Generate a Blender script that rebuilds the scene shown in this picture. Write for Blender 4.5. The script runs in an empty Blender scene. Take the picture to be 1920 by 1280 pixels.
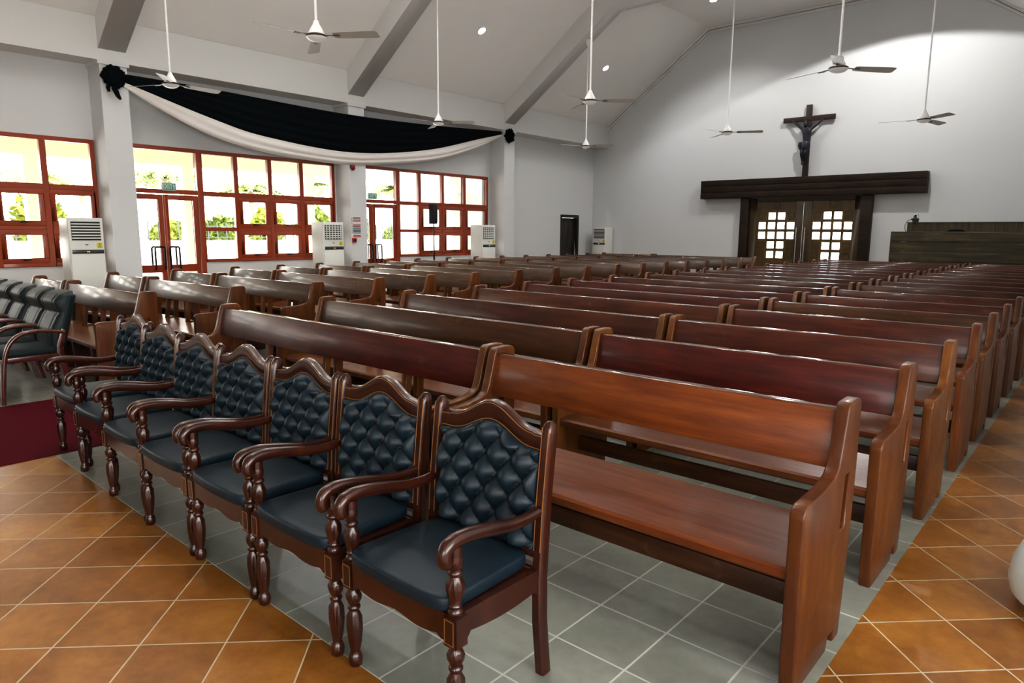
import bpy, bmesh, math, random
from mathutils import Vector, Matrix, noise
random.seed(7)
sc = bpy.context.scene
COL = sc.collection
PI = math.pi

# ------------------------------------------------------------------ materials
MATS = {}
def mat_base(name):
    m = bpy.data.materials.new(name); m.use_nodes = True
    nt = m.node_tree; nt.nodes.clear()
    out = nt.nodes.new('ShaderNodeOutputMaterial')
    b = nt.nodes.new('ShaderNodeBsdfPrincipled')
    nt.links.new(b.outputs[0], out.inputs[0])
    MATS[name] = m
    return m, nt, b
class N:
    """tiny node helper"""
    def __init__(s, nt): s.nt = nt
    def new(s, t, **k):
        n = s.nt.nodes.new(t)
        for a, v in k.items(): setattr(n, a, v)
        return n
    def link(s, a, b): s.nt.links.new(a, b)
    def math(s, op, a, b=None, c=None):
        n = s.new('ShaderNodeMath', operation=op)
        for i, v in enumerate((a, b, c)):
            if v is None: continue
            if isinstance(v, (int, float)): n.inputs[i].default_value = v
            else: s.link(v, n.inputs[i])
        return n.outputs[0]
    def mix(s, f, a, b, blend='MIX'):
        n = s.new('ShaderNodeMix', data_type='RGBA', blend_type=blend)
        for i, v in ((0, f), (6, a), (7, b)):
            if isinstance(v, (int, float)): n.inputs[i].default_value = v
            elif isinstance(v, tuple): n.inputs[i].default_value = (*v, 1) if len(v) == 3 else v
            else: s.link(v, n.inputs[i])
        return n.outputs[2]
    def ramp(s, f, stops):
        n = s.new('ShaderNodeValToRGB'); e = n.color_ramp.elements
        while len(e) < len(stops): e.new(.5)
        for i, (p, c) in enumerate(stops):
            e[i].position = p; e[i].color = (*c, 1) if isinstance(c, tuple) else (c, c, c, 1)
        s.link(f, n.inputs[0]); return n.outputs[0]
    def coord(s, kind='Object', scale=None):
        t = s.new('ShaderNodeTexCoord').outputs[kind]
        if scale:
            m = s.new('ShaderNodeMapping'); m.inputs['Scale'].default_value = scale
            s.link(t, m.inputs[0]); return m.outputs[0]
        return t
    def noise(s, vec, scale, detail=4, rough=.55, out=0):
        n = s.new('ShaderNodeTexNoise'); n.inputs['Scale'].default_value = scale
        n.inputs['Detail'].default_value = detail; n.inputs['Roughness'].default_value = rough
        s.link(vec, n.inputs[0]); return n.outputs[out]
    def bump(s, h, strength, dist, target):
        n = s.new('ShaderNodeBump'); n.inputs['Strength'].default_value = strength; n.inputs['Distance'].default_value = dist
        s.link(h, n.inputs['Height']); s.link(n.outputs[0], target.inputs['Normal'])
def plain(name, c, rough=.5, metal=0, coat=0, var=.08, scale=6, bump=0, bscale=80, sheen=0, emit=None, es=0, spec=.5):
    m, nt, b = mat_base(name); n = N(nt)
    v = n.noise(n.coord(), scale)
    d = tuple(x * (1 - var) for x in c); l = tuple(min(1, x * (1 + var)) for x in c)
    n.link(n.mix(v, d, l), b.inputs['Base Color'])
    b.inputs['Roughness'].default_value = rough; b.inputs['Metallic'].default_value = metal
    b.inputs['Coat Weight'].default_value = coat; b.inputs['Coat Roughness'].default_value = .12
    b.inputs['Sheen Weight'].default_value = sheen; b.inputs['Specular IOR Level'].default_value = spec
    if bump: n.bump(n.noise(n.coord(), bscale), bump, .01, b)
    if emit: b.inputs['Emission Color'].default_value = (*emit, 1); b.inputs['Emission Strength'].default_value = es
    return m
def wood(name, dark, mid, light, rough=.3, coat=.5, stretch=(1.2, 14, 14), wear=0., hue=.25, spec=.5, tint=0.):
    m, nt, b = mat_base(name); n = N(nt)
    co = n.coord()
    oi = n.new('ShaderNodeObjectInfo')
    off = n.new('ShaderNodeVectorMath', operation='ADD'); n.link(co, off.inputs[0])
    cmb = n.new('ShaderNodeCombineXYZ'); n.link(n.math('MULTIPLY', oi.outputs['Random'], 37.0), cmb.inputs[0]); n.link(n.math('MULTIPLY', oi.outputs['Random'], 11.0), cmb.inputs[2])
    n.link(cmb.outputs[0], off.inputs[1])
    mp = n.new('ShaderNodeMapping'); mp.inputs['Scale'].default_value = stretch; n.link(off.outputs[0], mp.inputs[0])
    g = n.noise(mp.outputs[0], 2.2, 7, .62)
    blot = n.noise(off.outputs[0], 2.6, 3)
    f = n.math('ADD', n.math('MULTIPLY', g, .7), n.math('MULTIPLY', blot, .3))
    c = n.ramp(f, [(.3, dark), (.5, mid), (.72, light)])
    rr = n.math('MULTIPLY_ADD', oi.outputs['Random'], hue * 2, 1 - hue)
    hs = n.new('ShaderNodeHueSaturation'); n.link(c, hs.inputs['Color']); n.link(rr, hs.inputs['Value'])
    if tint: n.link(n.math('MULTIPLY_ADD', n.math('FRACT', n.math('MULTIPLY', oi.outputs['Random'], 13.7)), tint * 2, .5 - tint), hs.inputs['Hue'])
    c = hs.outputs[0]
    if wear:
        wn = n.noise(off.outputs[0], 5.5, 6, .7)
        wm = n.ramp(wn, [(.60, 0.), (.72, 1.)])
        c = n.mix(n.math('MULTIPLY', wm, wear), c, (.30, .20, .11))
        n.link(n.math('MULTIPLY_ADD', wm, .2, rough), b.inputs['Roughness'])
    else: b.inputs['Roughness'].default_value = rough
    n.link(c, b.inputs['Base Color'])
    b.inputs['Coat Weight'].default_value = coat; b.inputs['Coat Roughness'].default_value = .13
    b.inputs['Specular IOR Level'].default_value = spec
    n.bump(g, .06, .01, b)
    return m
def tiles(name, pitch, diag, ox, oy, c0, c1, c2, grout, rough, gw):
    m, nt, b = mat_base(name); n = N(nt)
    sp = n.new('ShaderNodeSeparateXYZ'); n.link(n.coord(), sp.inputs[0])
    x, y = sp.outputs[0], sp.outputs[1]
    if diag: u = n.math('ADD', x, y); v = n.math('SUBTRACT', y, x)
    else: u, v = x, y
    u = n.math('DIVIDE', n.math('SUBTRACT', u, ox), pitch); v = n.math('DIVIDE', n.math('SUBTRACT', v, oy), pitch)
    def edge(t):
        f = n.math('FRACT', t); a = n.math('ABSOLUTE', n.math('SUBTRACT', f, .5))
        return n.math('GREATER_THAN', a, .5 - gw / pitch / 2)
    ge = n.math('MAXIMUM', edge(u), edge(v))
    cv = n.new('ShaderNodeCombineXYZ'); n.link(n.math('FLOOR', u), cv.inputs[0]); n.link(n.math('FLOOR', v), cv.inputs[1])
    wn = n.new('ShaderNodeTexWhiteNoise', noise_dimensions='3D'); n.link(cv.outputs[0], wn.inputs[0])
    co = n.coord()
    a = n.noise(co, 3.5, 6, .65); bb = n.noise(co, 22, 4, .6)
    f = n.math('ADD', n.math('MULTIPLY', a, .6), n.math('ADD', n.math('MULTIPLY', bb, .25), n.math('MULTIPLY', wn.outputs[0], .15)))
    c = n.ramp(f, [(.32, c0), (.5, c1), (.68, c2)])
    n.link(n.mix(ge, c, grout), b.inputs['Base Color'])
    n.link(n.math('MULTIPLY_ADD', ge, .4, n.math('MULTIPLY_ADD', a, .15, rough)), b.inputs['Roughness'])
    n.bump(n.math('MULTIPLY', ge, -1.0), .35, .004, b)
    return m

wood('pew_wood', (.020, .0042, .0022), (.052, .0115, .0040), (.10, .026, .0065), rough=.40, coat=.14, wear=.16, hue=.26, spec=.28, tint=.018)
wood('pew_bright', (.065, .014, .0035), (.125, .031, .0055), (.19, .058, .008), rough=.40, coat=.12, wear=.05, hue=.1, spec=.25)
wood('pew_hazy', (.034, .017, .009), (.068, .036, .019), (.115, .066, .038), rough=.40, coat=.28, wear=.4, hue=.2, spec=.45, tint=.01)  # greyed base colour stands in for window sheen on the left pews
wood('pew_top', (.04, .012, .005), (.075, .024, .009), (.12, .04, .014), rough=.09, coat=.3, hue=.1, spec=.8)
wood('pew_seat', (.045, .011, .003), (.10, .027, .006), (.17, .055, .010), rough=.32, coat=.22, wear=.06, hue=.2, spec=.35)
wood('pew_end', (.043, .0115, .0025), (.095, .029, .0048), (.160, .059, .008), rough=.38, coat=.18, spec=.3, stretch=(8, 8, 1.0), hue=.22, tint=.005)
wood('chair_wood', (.016, .0034, .0017), (.030, .0064, .0026), (.052, .0125, .004), rough=.27, coat=.3, stretch=(6, 6, 2), hue=.12, spec=.4)
plain('inlay', (.22, .10, .03), .35, var=.2)
wood('guest_wood', (.03, .007, .005), (.07, .014, .009), (.12, .03, .015), rough=.25, coat=.6, hue=.1)
wood('dark_wood', (.010, .006, .004), (.026, .014, .008), (.055, .030, .016), rough=.5, coat=.05, spec=.2, stretch=(.8, 10, 12), hue=.1)
wood('door_wood', (.055, .032, .008), (.105, .063, .014), (.15, .092, .022), rough=.4, coat=.2, stretch=(10, 10, 1), hue=.05)
wood('door_stile', (.030, .018, .007), (.055, .034, .012), (.08, .05, .018), rough=.42, coat=.2, stretch=(10, 10, 1), hue=.05)
wood('booth_wood', (.012, .009, .006), (.045, .034, .014), (.14, .10, .03), rough=.5, coat=.1, stretch=(.5, 6, 7), hue=.05)
wood('booth_slats', (.022, .016, .007), (.05, .036, .014), (.09, .065, .022), rough=.5, coat=.1, stretch=(14, 14, .8), hue=.05)
wood('black_door_wood', (.008, .006, .005), (.016, .011, .008), (.03, .02, .012), rough=.35, coat=.2, stretch=(10, 10, 1), hue=.05)
plain('wall_paint', (.65, .66, .665), .75, var=.02, scale=1.2, bump=.04, bscale=150)
plain('ceiling_paint', (.84, .835, .81), .8, var=.03, scale=1.0, bump=.04, bscale=120)
plain('beam_paint', (.68, .68, .67), .75, var=.02, scale=1.5)
plain('cornice_paint', (.74, .74, .72), .7, var=.03)
plain('red_frame', (.27, .043, .010), .32, var=.12, scale=9, coat=.3)
plain('black_cloth', (.0022, .0042, .0055), .9, var=.4, scale=3, bump=.15, bscale=200, spec=.08)
plain('white_cloth', (.74, .70, .67), .85, var=.03, scale=3, bump=.1, bscale=200, sheen=.1)
plain('leather', (.0038, .0125, .0205), .46, var=.25, scale=9, bump=.03, bscale=200, coat=.0, spec=.33)
plain('green_leather', (.004, .0115, .0125), .5, var=.25, scale=9, bump=.03, bscale=200, spec=.3)
plain('leather_piping', (.012, .026, .030), .4, var=.2)
plain('ac_white', (.70, .70, .66), .42, var=.02)
plain('ac_dark', (.012, .016, .015), .4, var=.2)
plain('ac_panel', (.05, .055, .055), .2, var=.3, coat=.4, scale=25)
plain('yellow_label', (.70, .55, .02), .5, var=.15, scale=30)
plain('label_green', (.10, .35, .05), .5)
plain('black_plastic', (.012, .013, .014), .42, var=.2)
plain('black_metal', (.02, .02, .022), .35, metal=.6, var=.2)
plain('steel', (.55, .54, .50), .28, metal=1, var=.06)
plain('white_enamel', (.80, .80, .79), .3, var=.02, coat=.3)
plain('fan_blade', (.30, .275, .235), .33, var=.12, scale=14, coat=.2)
plain('fan_hub', (.66, .65, .64), .3, var=.06, coat=.3)
plain('fan_bracket', (.04, .035, .03), .35, metal=.5)
plain('brass', (.80, .55, .18), .25, metal=1, var=.1)
plain('red_plastic', (.32, .02, .018), .4, var=.1)
plain('red_lens', (.20, .008, .008), .2, var=.1, coat=.5)
plain('sign_green', (.14, .33, .25), .45, var=.08)
plain('sign_white', (.78, .82, .80), .5, var=.03)
plain('notice_red', (.42, .12, .11), .55, var=.2, scale=40)
plain('notice_blue', (.12, .19, .24), .55, var=.2, scale=40)
plain('notice_grey', (.22, .24, .26), .55, var=.2, scale=40)
plain('paper', (.74, .72, .69), .7, var=.03)
plain('carpet_red', (.070, .0045, .010), .95, var=.25, scale=40, bump=.5, bscale=350, spec=.05)
plain('corpus', (.012, .013, .022), .4, var=.3, scale=20, coat=.1)
plain('cross_wood', (.028, .013, .008), .45, var=.3, scale=12)
plain('lamp_lens', (.9, .9, .9), .4, emit=(.93, .97, 1), es=60)
plain('led_amber', (.8, .5, .1), .4, emit=(1, .6, .1), es=1.5)
plain('ground_white', (.62, .60, .56), .9, var=.06, scale=.8)
plain('porch_cream', (.82, .71, .54), .85, var=.03, scale=1)
plain('fence_wall', (.78, .76, .72), .85, var=.03)
plain('fence_iron', (.05, .055, .05), .5, metal=.2)
plain('leaf_green', (.115, .150, .012), .6, var=.45, scale=2.5)
plain('leaf_yellow', (.19, .215, .015), .6, var=.4, scale=2.5)
plain('bark', (.28, .24, .18), .85, var=.25, scale=8)
plain('cream_blind', (.82, .77, .66), .85, var=.02)
plain('aqua_white', (.74, .84, .85), .4, var=.02, coat=.2)
def glass(name, tint=(1, 1, 1)):
    m = bpy.data.materials.new(name); m.use_nodes = True; nt = m.node_tree; nt.nodes.clear(); n = N(nt)
    out = n.new('ShaderNodeOutputMaterial'); mx = n.new('ShaderNodeMixShader')
    t = n.new('ShaderNodeBsdfTransparent'); t.inputs[0].default_value = (*tint, 1)
    g = n.new('ShaderNodeBsdfGlossy'); g.inputs['Roughness'].default_value = .03
    fr = n.new('ShaderNodeFresnel'); fr.inputs[0].default_value = 1.45
    wob = n.noise(n.coord(), 1.5)
    f = n.math('MULTIPLY', fr.outputs[0], n.math('MULTIPLY_ADD', wob, .2, .8))
    n.link(f, mx.inputs[0]); n.link(t.outputs[0], mx.inputs[1]); n.link(g.outputs[0], mx.inputs[2]); n.link(mx.outputs[0], out.inputs[0])
    MATS[name] = m
glass('glass', (.97, .98, .97)); glass('door_glass', (.96, .97, 1.0))
tiles('tile_orange', .43, True, 1.76, 2.885, (.135, .050, .007), (.235, .092, .013), (.345, .158, .030), (.42, .36, .26), .24, .0085)
tiles('tile_grey', .295, False, -1.41, 1.275, (.150, .152, .128), (.195, .197, .168), (.245, .247, .212), (.44, .44, .40), .3, .0075)

# ------------------------------------------------------------------ mesh helpers
def link(o, parent=None):
    COL.objects.link(o)
    if parent is not None: o.parent = parent
    return o
def finish(bm, name, mats, smooth=40, bevel=0, seg=2, angle=30):
    bmesh.ops.remove_doubles(bm, verts=bm.verts, dist=1e-5)
    if bevel:
        bm.normal_update()
        es = [e for e in bm.edges if len(e.link_faces) == 2 and e.calc_face_angle(0) > math.radians(angle)]
        bmesh.ops.bevel(bm, geom=es, offset=bevel, segments=seg, affect='EDGES', profile=.5, clamp_overlap=True)
    bmesh.ops.recalc_face_normals(bm, faces=bm.faces)
    me = bpy.data.meshes.new(name); bm.to_mesh(me); bm.free()
    for m in (mats if isinstance(mats, (list, tuple)) else [mats]): me.materials.append(MATS[m])
    smooth_mesh(me, smooth)
    return me
def smooth_mesh(me, smooth):
    if smooth:
        me.polygons.foreach_set('use_smooth', [True] * len(me.polygons))
        try: me.set_sharp_from_angle(angle=math.radians(smooth))
        except Exception: pass
def obj(name, me, parent=None, loc=None, rot=None, scale=None):
    o = bpy.data.objects.new(name, me); link(o, parent)
    if loc is not None: o.location = loc
    if rot is not None: o.rotation_euler = rot
    if scale is not None: o.scale = scale
    return o
def tag(o, label=None, cat=None, group=None, kind=None):
    if label: o['label'] = label
    if cat: o['category'] = cat
    if group: o['group'] = group
    if kind: o['kind'] = kind
    return o
def thing(name, label, cat, loc=(0, 0, 0), rz=0, group=None, kind=None):
    o = bpy.data.objects.new(name, None); link(o); o.empty_display_size = .1
    o.location = loc; o.rotation_euler = (0, 0, rz)
    return tag(o, label, cat, group, kind)
def copy_tree(root):
    r = root.copy(); COL.objects.link(r)
    for ch in list(root.children):
        c = ch.copy(); COL.objects.link(c); c.parent = r
        for g in list(ch.children):
            d = g.copy(); COL.objects.link(d); d.parent = c
    return r
def box(bm, x0, x1, y0, y1, z0, z1, mi=0):
    vs = [bm.verts.new(p) for p in ((x0, y0, z0), (x1, y0, z0), (x1, y1, z0), (x0, y1, z0), (x0, y0, z1), (x1, y0, z1), (x1, y1, z1), (x0, y1, z1))]
    for f in ((0, 3, 2, 1), (4, 5, 6, 7), (0, 1, 5, 4), (1, 2, 6, 5), (2, 3, 7, 6), (3, 0, 4, 7)):
        bm.faces.new([vs[i] for i in f]).material_index = mi
def bxm(name, mats, *boxes, bevel=0, seg=2):
    bm = bmesh.new()
    for b in boxes: box(bm, *b)
    return finish(bm, name, mats, bevel=bevel, seg=seg)
def lathe(bm, prof, n=20, o=(0, 0, 0), mi=0, lobes=None, axis='Z'):
    """prof: (z, r) list; lobes: f(z) -> amplitude of eight lobes"""
    rings = []
    for z, r in prof:
        ring = []
        a = lobes(z) if lobes else 0
        for i in range(n):
            t = 2 * PI * i / n; rr = r * (1 + a * math.cos(8 * t))
            p = (rr * math.cos(t), rr * math.sin(t), z)
            if axis == 'X': p = (p[2], p[0], p[1])
            if axis == 'Y': p = (p[0], p[2], p[1])
            ring.append(bm.verts.new((p[0] + o[0], p[1] + o[1], p[2] + o[2])))
        rings.append(ring)
    for a, b in zip(rings, rings[1:]):
        for i in range(n):
            bm.faces.new((a[i], a[(i + 1) % n], b[(i + 1) % n], b[i])).material_index = mi
    for r in (rings[0], rings[-1]):
        if len(r) > 2:
            try: bm.faces.new(r).material_index = mi
            except ValueError: pass
def sweep(bm, pts, ra, rb=None, n=8, mi=0, up=Vector((1, 0, 0)), sq=1.0):
    """tube along pts; half widths ra along 'up'-like side, rb along the other; lists allowed; sq<1 squares the section"""
    pts = [Vector(p) for p in pts]; k = len(pts)
    if rb is None: rb = ra
    L = lambda v, i: v[i] if isinstance(v, (list, tuple)) else v
    rings = []
    for i, p in enumerate(pts):
        t = (pts[min(i + 1, k - 1)] - pts[max(i - 1, 0)]).normalized()
        s = up - t * up.dot(t)
        if s.length < 1e-4: s = Vector((0, 1, 0)) - t * t.y
        s.normalize(); q = t.cross(s)
        ring = []
        for j in range(n):
            a = 2 * PI * (j + .5) / n; c, d = math.cos(a), math.sin(a)
            c = math.copysign(abs(c) ** sq, c); d = math.copysign(abs(d) ** sq, d)
            ring.append(bm.verts.new(p + s * c * L(ra, i) + q * d * L(rb, i)))
        rings.append(ring)
    for a, b in zip(rings, rings[1:]):
        for j in range(n): bm.faces.new((a[j], a[(j + 1) % n], b[(j + 1) % n], b[j])).material_index = mi
    bm.faces.new(rings[0][::-1]).material_index = mi; bm.faces.new(rings[-1]).material_index = mi
def spline(pts, n=6):
    """Catmull-Rom through pts"""
    P = [Vector(p) for p in pts]; out = []
    for i in range(len(P) - 1):
        a, b, c, d = P[max(i - 1, 0)], P[i], P[i + 1], P[min(i + 2, len(P) - 1)]
        for j in range(n):
            t = j / n
            out.append(.5 * ((2 * b) + (c - a) * t + (2 * a - 5 * b + 4 * c - d) * t * t + (3 * b - a - 3 * c + d) * t ** 3))
    out.append(P[-1]); return out
def plate(name, mats, outer, holes=(), t=.04, bevel=0, plane='XZ', smooth=35, res=2):
    """flat plate with holes; outline in (a,b); plane YZ: a->y b->z thickness x; XZ: a->x b->z thickness y; XY"""
    cu = bpy.data.curves.new('tmp', 'CURVE'); cu.dimensions = '2D'; cu.fill_mode = 'BOTH'
    cu.extrude = max(t / 2 - bevel, 0); cu.bevel_depth = bevel; cu.bevel_resolution = res
    if bevel: cu.offset = -bevel
    for lp in [outer] + list(holes):
        s = cu.splines.new('POLY'); s.points.add(len(lp) - 1); s.use_cyclic_u = True
        for p, q in zip(s.points, lp): p.co = (q[0], q[1], 0, 1)
    ob = bpy.data.objects.new('tmp', cu); COL.objects.link(ob)
    dg = bpy.context.evaluated_depsgraph_get()
    me = bpy.data.meshes.new_from_object(ob.evaluated_get(dg)); me.name = name
    bpy.data.objects.remove(ob); bpy.data.curves.remove(cu)
    if plane == 'YZ': M = Matrix(((0, 0, 1, 0), (1, 0, 0, 0), (0, 1, 0, 0), (0, 0, 0, 1)))
    elif plane == 'XZ': M = Matrix(((1, 0, 0, 0), (0, 0, -1, 0), (0, 1, 0, 0), (0, 0, 0, 1)))
    else: M = Matrix.Identity(4)
    me.transform(M)
    bm = bmesh.new(); bm.from_mesh(me); bmesh.ops.remove_doubles(bm, verts=bm.verts, dist=1e-5)
    bmesh.ops.recalc_face_normals(bm, faces=bm.faces); bm.to_mesh(me); bm.free()
    me.materials.clear()
    for m in (mats if isinstance(mats, (list, tuple)) else [mats]): me.materials.append(MATS[m])
    for p in me.polygons: p.material_index = 0
    smooth_mesh(me, smooth)
    return me
def rect(a0, a1, b0, b1): return [(a0, b0), (a1, b0), (a1, b1), (a0, b1)]
def text_obj(name, body, size, matname, parent, loc, rot, ext=.001, sx=1):
    cu = bpy.data.curves.new(name, 'FONT'); cu.body = body; cu.size = size; cu.extrude = ext
    cu.align_x = 'CENTER'; cu.align_y = 'CENTER'
    tmp = bpy.data.objects.new('tmp', cu); COL.objects.link(tmp)
    dg = bpy.context.evaluated_depsgraph_get(); me = bpy.data.meshes.new_from_object(tmp.evaluated_get(dg))
    bpy.data.objects.remove(tmp); bpy.data.curves.remove(cu)
    me.materials.clear(); me.materials.append(MATS[matname])
    return obj(name, me, parent, loc, rot, (sx, 1, 1))

# ------------------------------------------------------------------ camera (24 mm, about 9 degrees down)
F, PITCH, YAW, ROLL, CH = 1281.035, math.radians(9.0753), math.radians(41.2909), math.radians(-.39057), 1.48044
fw = Vector((-math.sin(YAW) * math.cos(PITCH), math.cos(YAW) * math.cos(PITCH), -math.sin(PITCH)))
rt = Vector((math.cos(YAW), math.sin(YAW), 0)); dn = fw.cross(rt)
r2 = math.cos(ROLL) * rt + math.sin(ROLL) * dn; d2 = -math.sin(ROLL) * rt + math.cos(ROLL) * dn
cd = bpy.data.cameras.new('camera'); cam = bpy.data.objects.new('camera', cd); COL.objects.link(cam)
cam.matrix_world = Matrix(((r2.x, -d2.x, -fw.x, 0), (r2.y, -d2.y, -fw.y, 0), (r2.z, -d2.z, -fw.z, CH), (0, 0, 0, 1)))
cd.sensor_width = 36; cd.lens = F / 1920 * 36; cd.clip_start = .05; cd.clip_end = 300
sc.camera = cam

# ------------------------------------------------------------------ shell
WX, CX, BY, RX, FY = -13.3, -12.75, 19.15, .45, -5.0      # window wall, column face, back wall, right wall, front wall
HEAD, SILL, TRAN, MID = 2.98, .87, 2.17, 1.5
ZS, ZB, ZT, ZF = 4.2, 4.2, 4.88, 7.25                     # beam soffit, ceiling spring, flat ceiling
XF0, XF1 = -9.42, -3.43
# floor: orange diagonal tiles with a grey field under the pews
bm = bmesh.new()
def quad(bm, x0, x1, y0, y1, z, mi):
    f = bm.faces.new([bm.verts.new(p) for p in ((x0, y0, z), (x1, y0, z), (x1, y1, z), (x0, y1, z))]); f.material_index = mi
GX0, GX1, GY0, GY1 = -12.0, -.60, 1.275, 18.0
quad(bm, -13.6, 4, FY, GY0, 0, 0); quad(bm, -13.6, GX0, GY0, BY + .2, 0, 0); quad(bm, GX1, 4, GY0, BY + .2, 0, 0)
quad(bm, GX0, GX1, GY1, BY + .2, 0, 0); quad(bm, GX0, GX1, GY0, GY1, 0, 1)
me = finish(bm, 'floor', ['tile_orange', 'tile_grey'], smooth=0)
tag(obj('floor', me), 'orange diagonal floor tiles with grey tiles beneath the pews', 'floor', kind='structure')

def struct(name, me, label=None, cat=None, loc=None):
    return tag(obj(name, me, None, loc), label, cat, kind='structure')
bays = [(-5.0, -.56), (-.14, 4.30), (4.73, 9.12), (9.57, 14.12)]
holes = [rect(-.14, 4.30, SILL, HEAD), rect(-4.9, -.6, SILL, HEAD),
         [(4.74, .02), (6.06, .02), (6.06, SILL), (9.08, SILL), (9.08, HEAD), (4.74, HEAD)],
         [(9.58, .02), (10.87, .02), (10.87, SILL), (14.05, SILL), (14.05, HEAD), (9.58, HEAD)],
         rect(17.42, 18.35, .005, 2.02)]
struct('wall_left', plate('wall_left', 'wall_paint', rect(FY, BY + .2, 0, 5.0), holes, .2, plane='YZ', smooth=0), 'white painted window wall', 'wall', (WX - .09, 0, 0))
back_out = [(-13.6, 0), (.9, 0), (.9, 4.6), (XF1, ZF + .15), (XF0, ZF + .15), (-13.6, 4.6)]
struct('wall_back', plate('wall_back', 'wall_paint', back_out, [rect(-7.90, -5.0, .005, 2.46)], .2, plane='XZ', smooth=0), 'white gable wall behind the pews', 'wall', (0, BY + .1, 0))
rh = []
struct('wall_right', plate('wall_right', 'wall_paint', rect(4.3, BY + .2, 0, 5.0), rh, .2, plane='YZ', smooth=0), 'white wall on the right', 'wall', (RX + .1, 0, 0))
struct('wall_transept', plate('wall_transept', 'wall_paint', rect(.35, 4, 0, 7.4), [], .2, plane='XZ', smooth=0), None, None, (0, 4.4, 0))
struct('wall_transept', plate('wall_transept', 'wall_paint', rect(FY, 4.5, 0, 7.4), [rect(-3.5, 2.5, 1.0, 3.4)], .2, plane='YZ', smooth=0), None, None, (4, 0, 0))
struct('wall_front', plate('wall_front', 'wall_paint', rect(-13.6, 4.1, 0, 7.4), [rect(.2, 3.2, .9, 3.0)], .2, plane='XZ', smooth=0), None, None, (0, FY - .1, 0))
# ceiling: two slopes and a flat centre
bm = bmesh.new()
pr_ = [(-13.5, ZT - .53), (XF0, ZF), (XF1, ZF), (.65, ZT - .53)]
pr2 = [(a, b + .12) for a, b in pr_][::-1]
sec = pr_ + pr2
va = [bm.verts.new((a, FY - .2, b)) for a, b in sec]; vb = [bm.verts.new((a, BY + .2, b)) for a, b in sec]
for i in range(len(sec)):
    j = (i + 1) % len(sec); bm.faces.new((va[i], va[j], vb[j], vb[i]))
bm.faces.new(va); bm.faces.new(vb[::-1])
box(bm, .5, 4.1, FY - .2, 4.4, 7.25, 7.4)
struct('ceiling', finish(bm, 'ceiling', 'ceiling_paint', smooth=0), 'grey-white sloped ceiling with flat centre', 'ceiling')
# ring beam on the window wall
struct('ring_beam', bxm('ring_beam', 'beam_paint', (WX - .1, CX, FY, BY, ZS, ZT - .02)), 'white eaves beam along the window wall', 'beam')
struct('ring_beam', bxm('ring_beam', 'beam_paint', (RX - .55, RX + .1, 4.3, BY, ZS, ZT - .02)), 'white eaves beam along the right wall', 'beam')
# inclined portal beams
for k, y in enumerate((-.56, 4.31, 9.13, 14.15)):
    d = .60
    low = [(CX - .1, ZT + .03 - d), (XF0, ZF - d), (XF1, ZF - d), (-.10 + .0, ZT + .03 - d), (.0, ZT + .03), (XF1, ZF + .02), (XF0, ZF + .02), (CX - .1, ZT + .03)]
    low[3] = (-.0, ZT + .03 - d)
    me = plate('ceiling_beam', 'beam_paint', low, [], .42, plane='XZ', smooth=0)
    struct('ceiling_beam', me, ['white sloped ceiling beam out of view before the first bay', 'white sloped ceiling beam above the first column', 'white sloped ceiling beam above the second column', 'white sloped ceiling beam above the column by the side door'][k], 'beam', (0, y + .21, 0))
# columns with capitals
for k, y in enumerate((-.56, 4.31, 9.13, 14.15)):
    bm = bmesh.new()
    box(bm, WX - .1, CX, y, y + .42, 0, ZS)
    box(bm, WX - .1, CX + .03, y - .03, y + .45, ZS - .06, ZS)
    struct('column', finish(bm, 'column', 'wall_paint', smooth=0), ['white column before the first window', 'white square column beside the first window', 'white square column carrying the fire notice', 'white square column at the last window'][k], 'column')
# cornice on the gable
bm = bmesh.new()
for dz, w in ((.03, .05), (.11, .03)):
    pts = [(-12.75, BY - w / 2, ZT - dz), (XF0, BY - w / 2, ZF - dz), (XF1, BY - w / 2, ZF - dz), (-.1, BY - w / 2, ZT - dz)]
    sweep(bm, pts, w, .03, n=4, up=Vector((0, 1, 0)), sq=.4)
struct('trim_1', finish(bm, 'trim_1', 'cornice_paint', smooth=0), 'stepped plaster cornice under the ceiling', 'cornice')

# ------------------------------------------------------------------ windows on the left wall
def pane(parent, y0, y1, z0, z1, x, m='glass'):
    bm = bmesh.new(); box(bm, x - .003, x + .003, y0, y1, z0, z1)
    return obj('pane', finish(bm, 'pane', m, smooth=0), parent)
def casement(parent, y0, y1, z0, z1, x, latch=True):
    w = .075
    bm = bmesh.new()
    for b in ((y0, y1, z0, z0 + w), (y0, y1, z1 - w, z1), (y0, y0 + w, z0 + w, z1 - w), (y1 - w, y1, z0 + w, z1 - w)):
        box(bm, x - .03, x + .03, *b)
    c = obj('casement', finish(bm, 'casement', 'red_frame', bevel=.006, smooth=30), parent)
    pane(c, y0 + w, y1 - w, z0 + w, z1 - w, x)
    if latch:
        ym = (y0 + y1) / 2
        obj('latch', bxm('latch', 'black_metal', (x + .03, x + .05, ym - .05, ym + .05, z0 + .045, z0 + .075), (x + .05, x + .065, ym - .015, ym + .06, z0 + .05, z0 + .065), bevel=.004), c)
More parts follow.
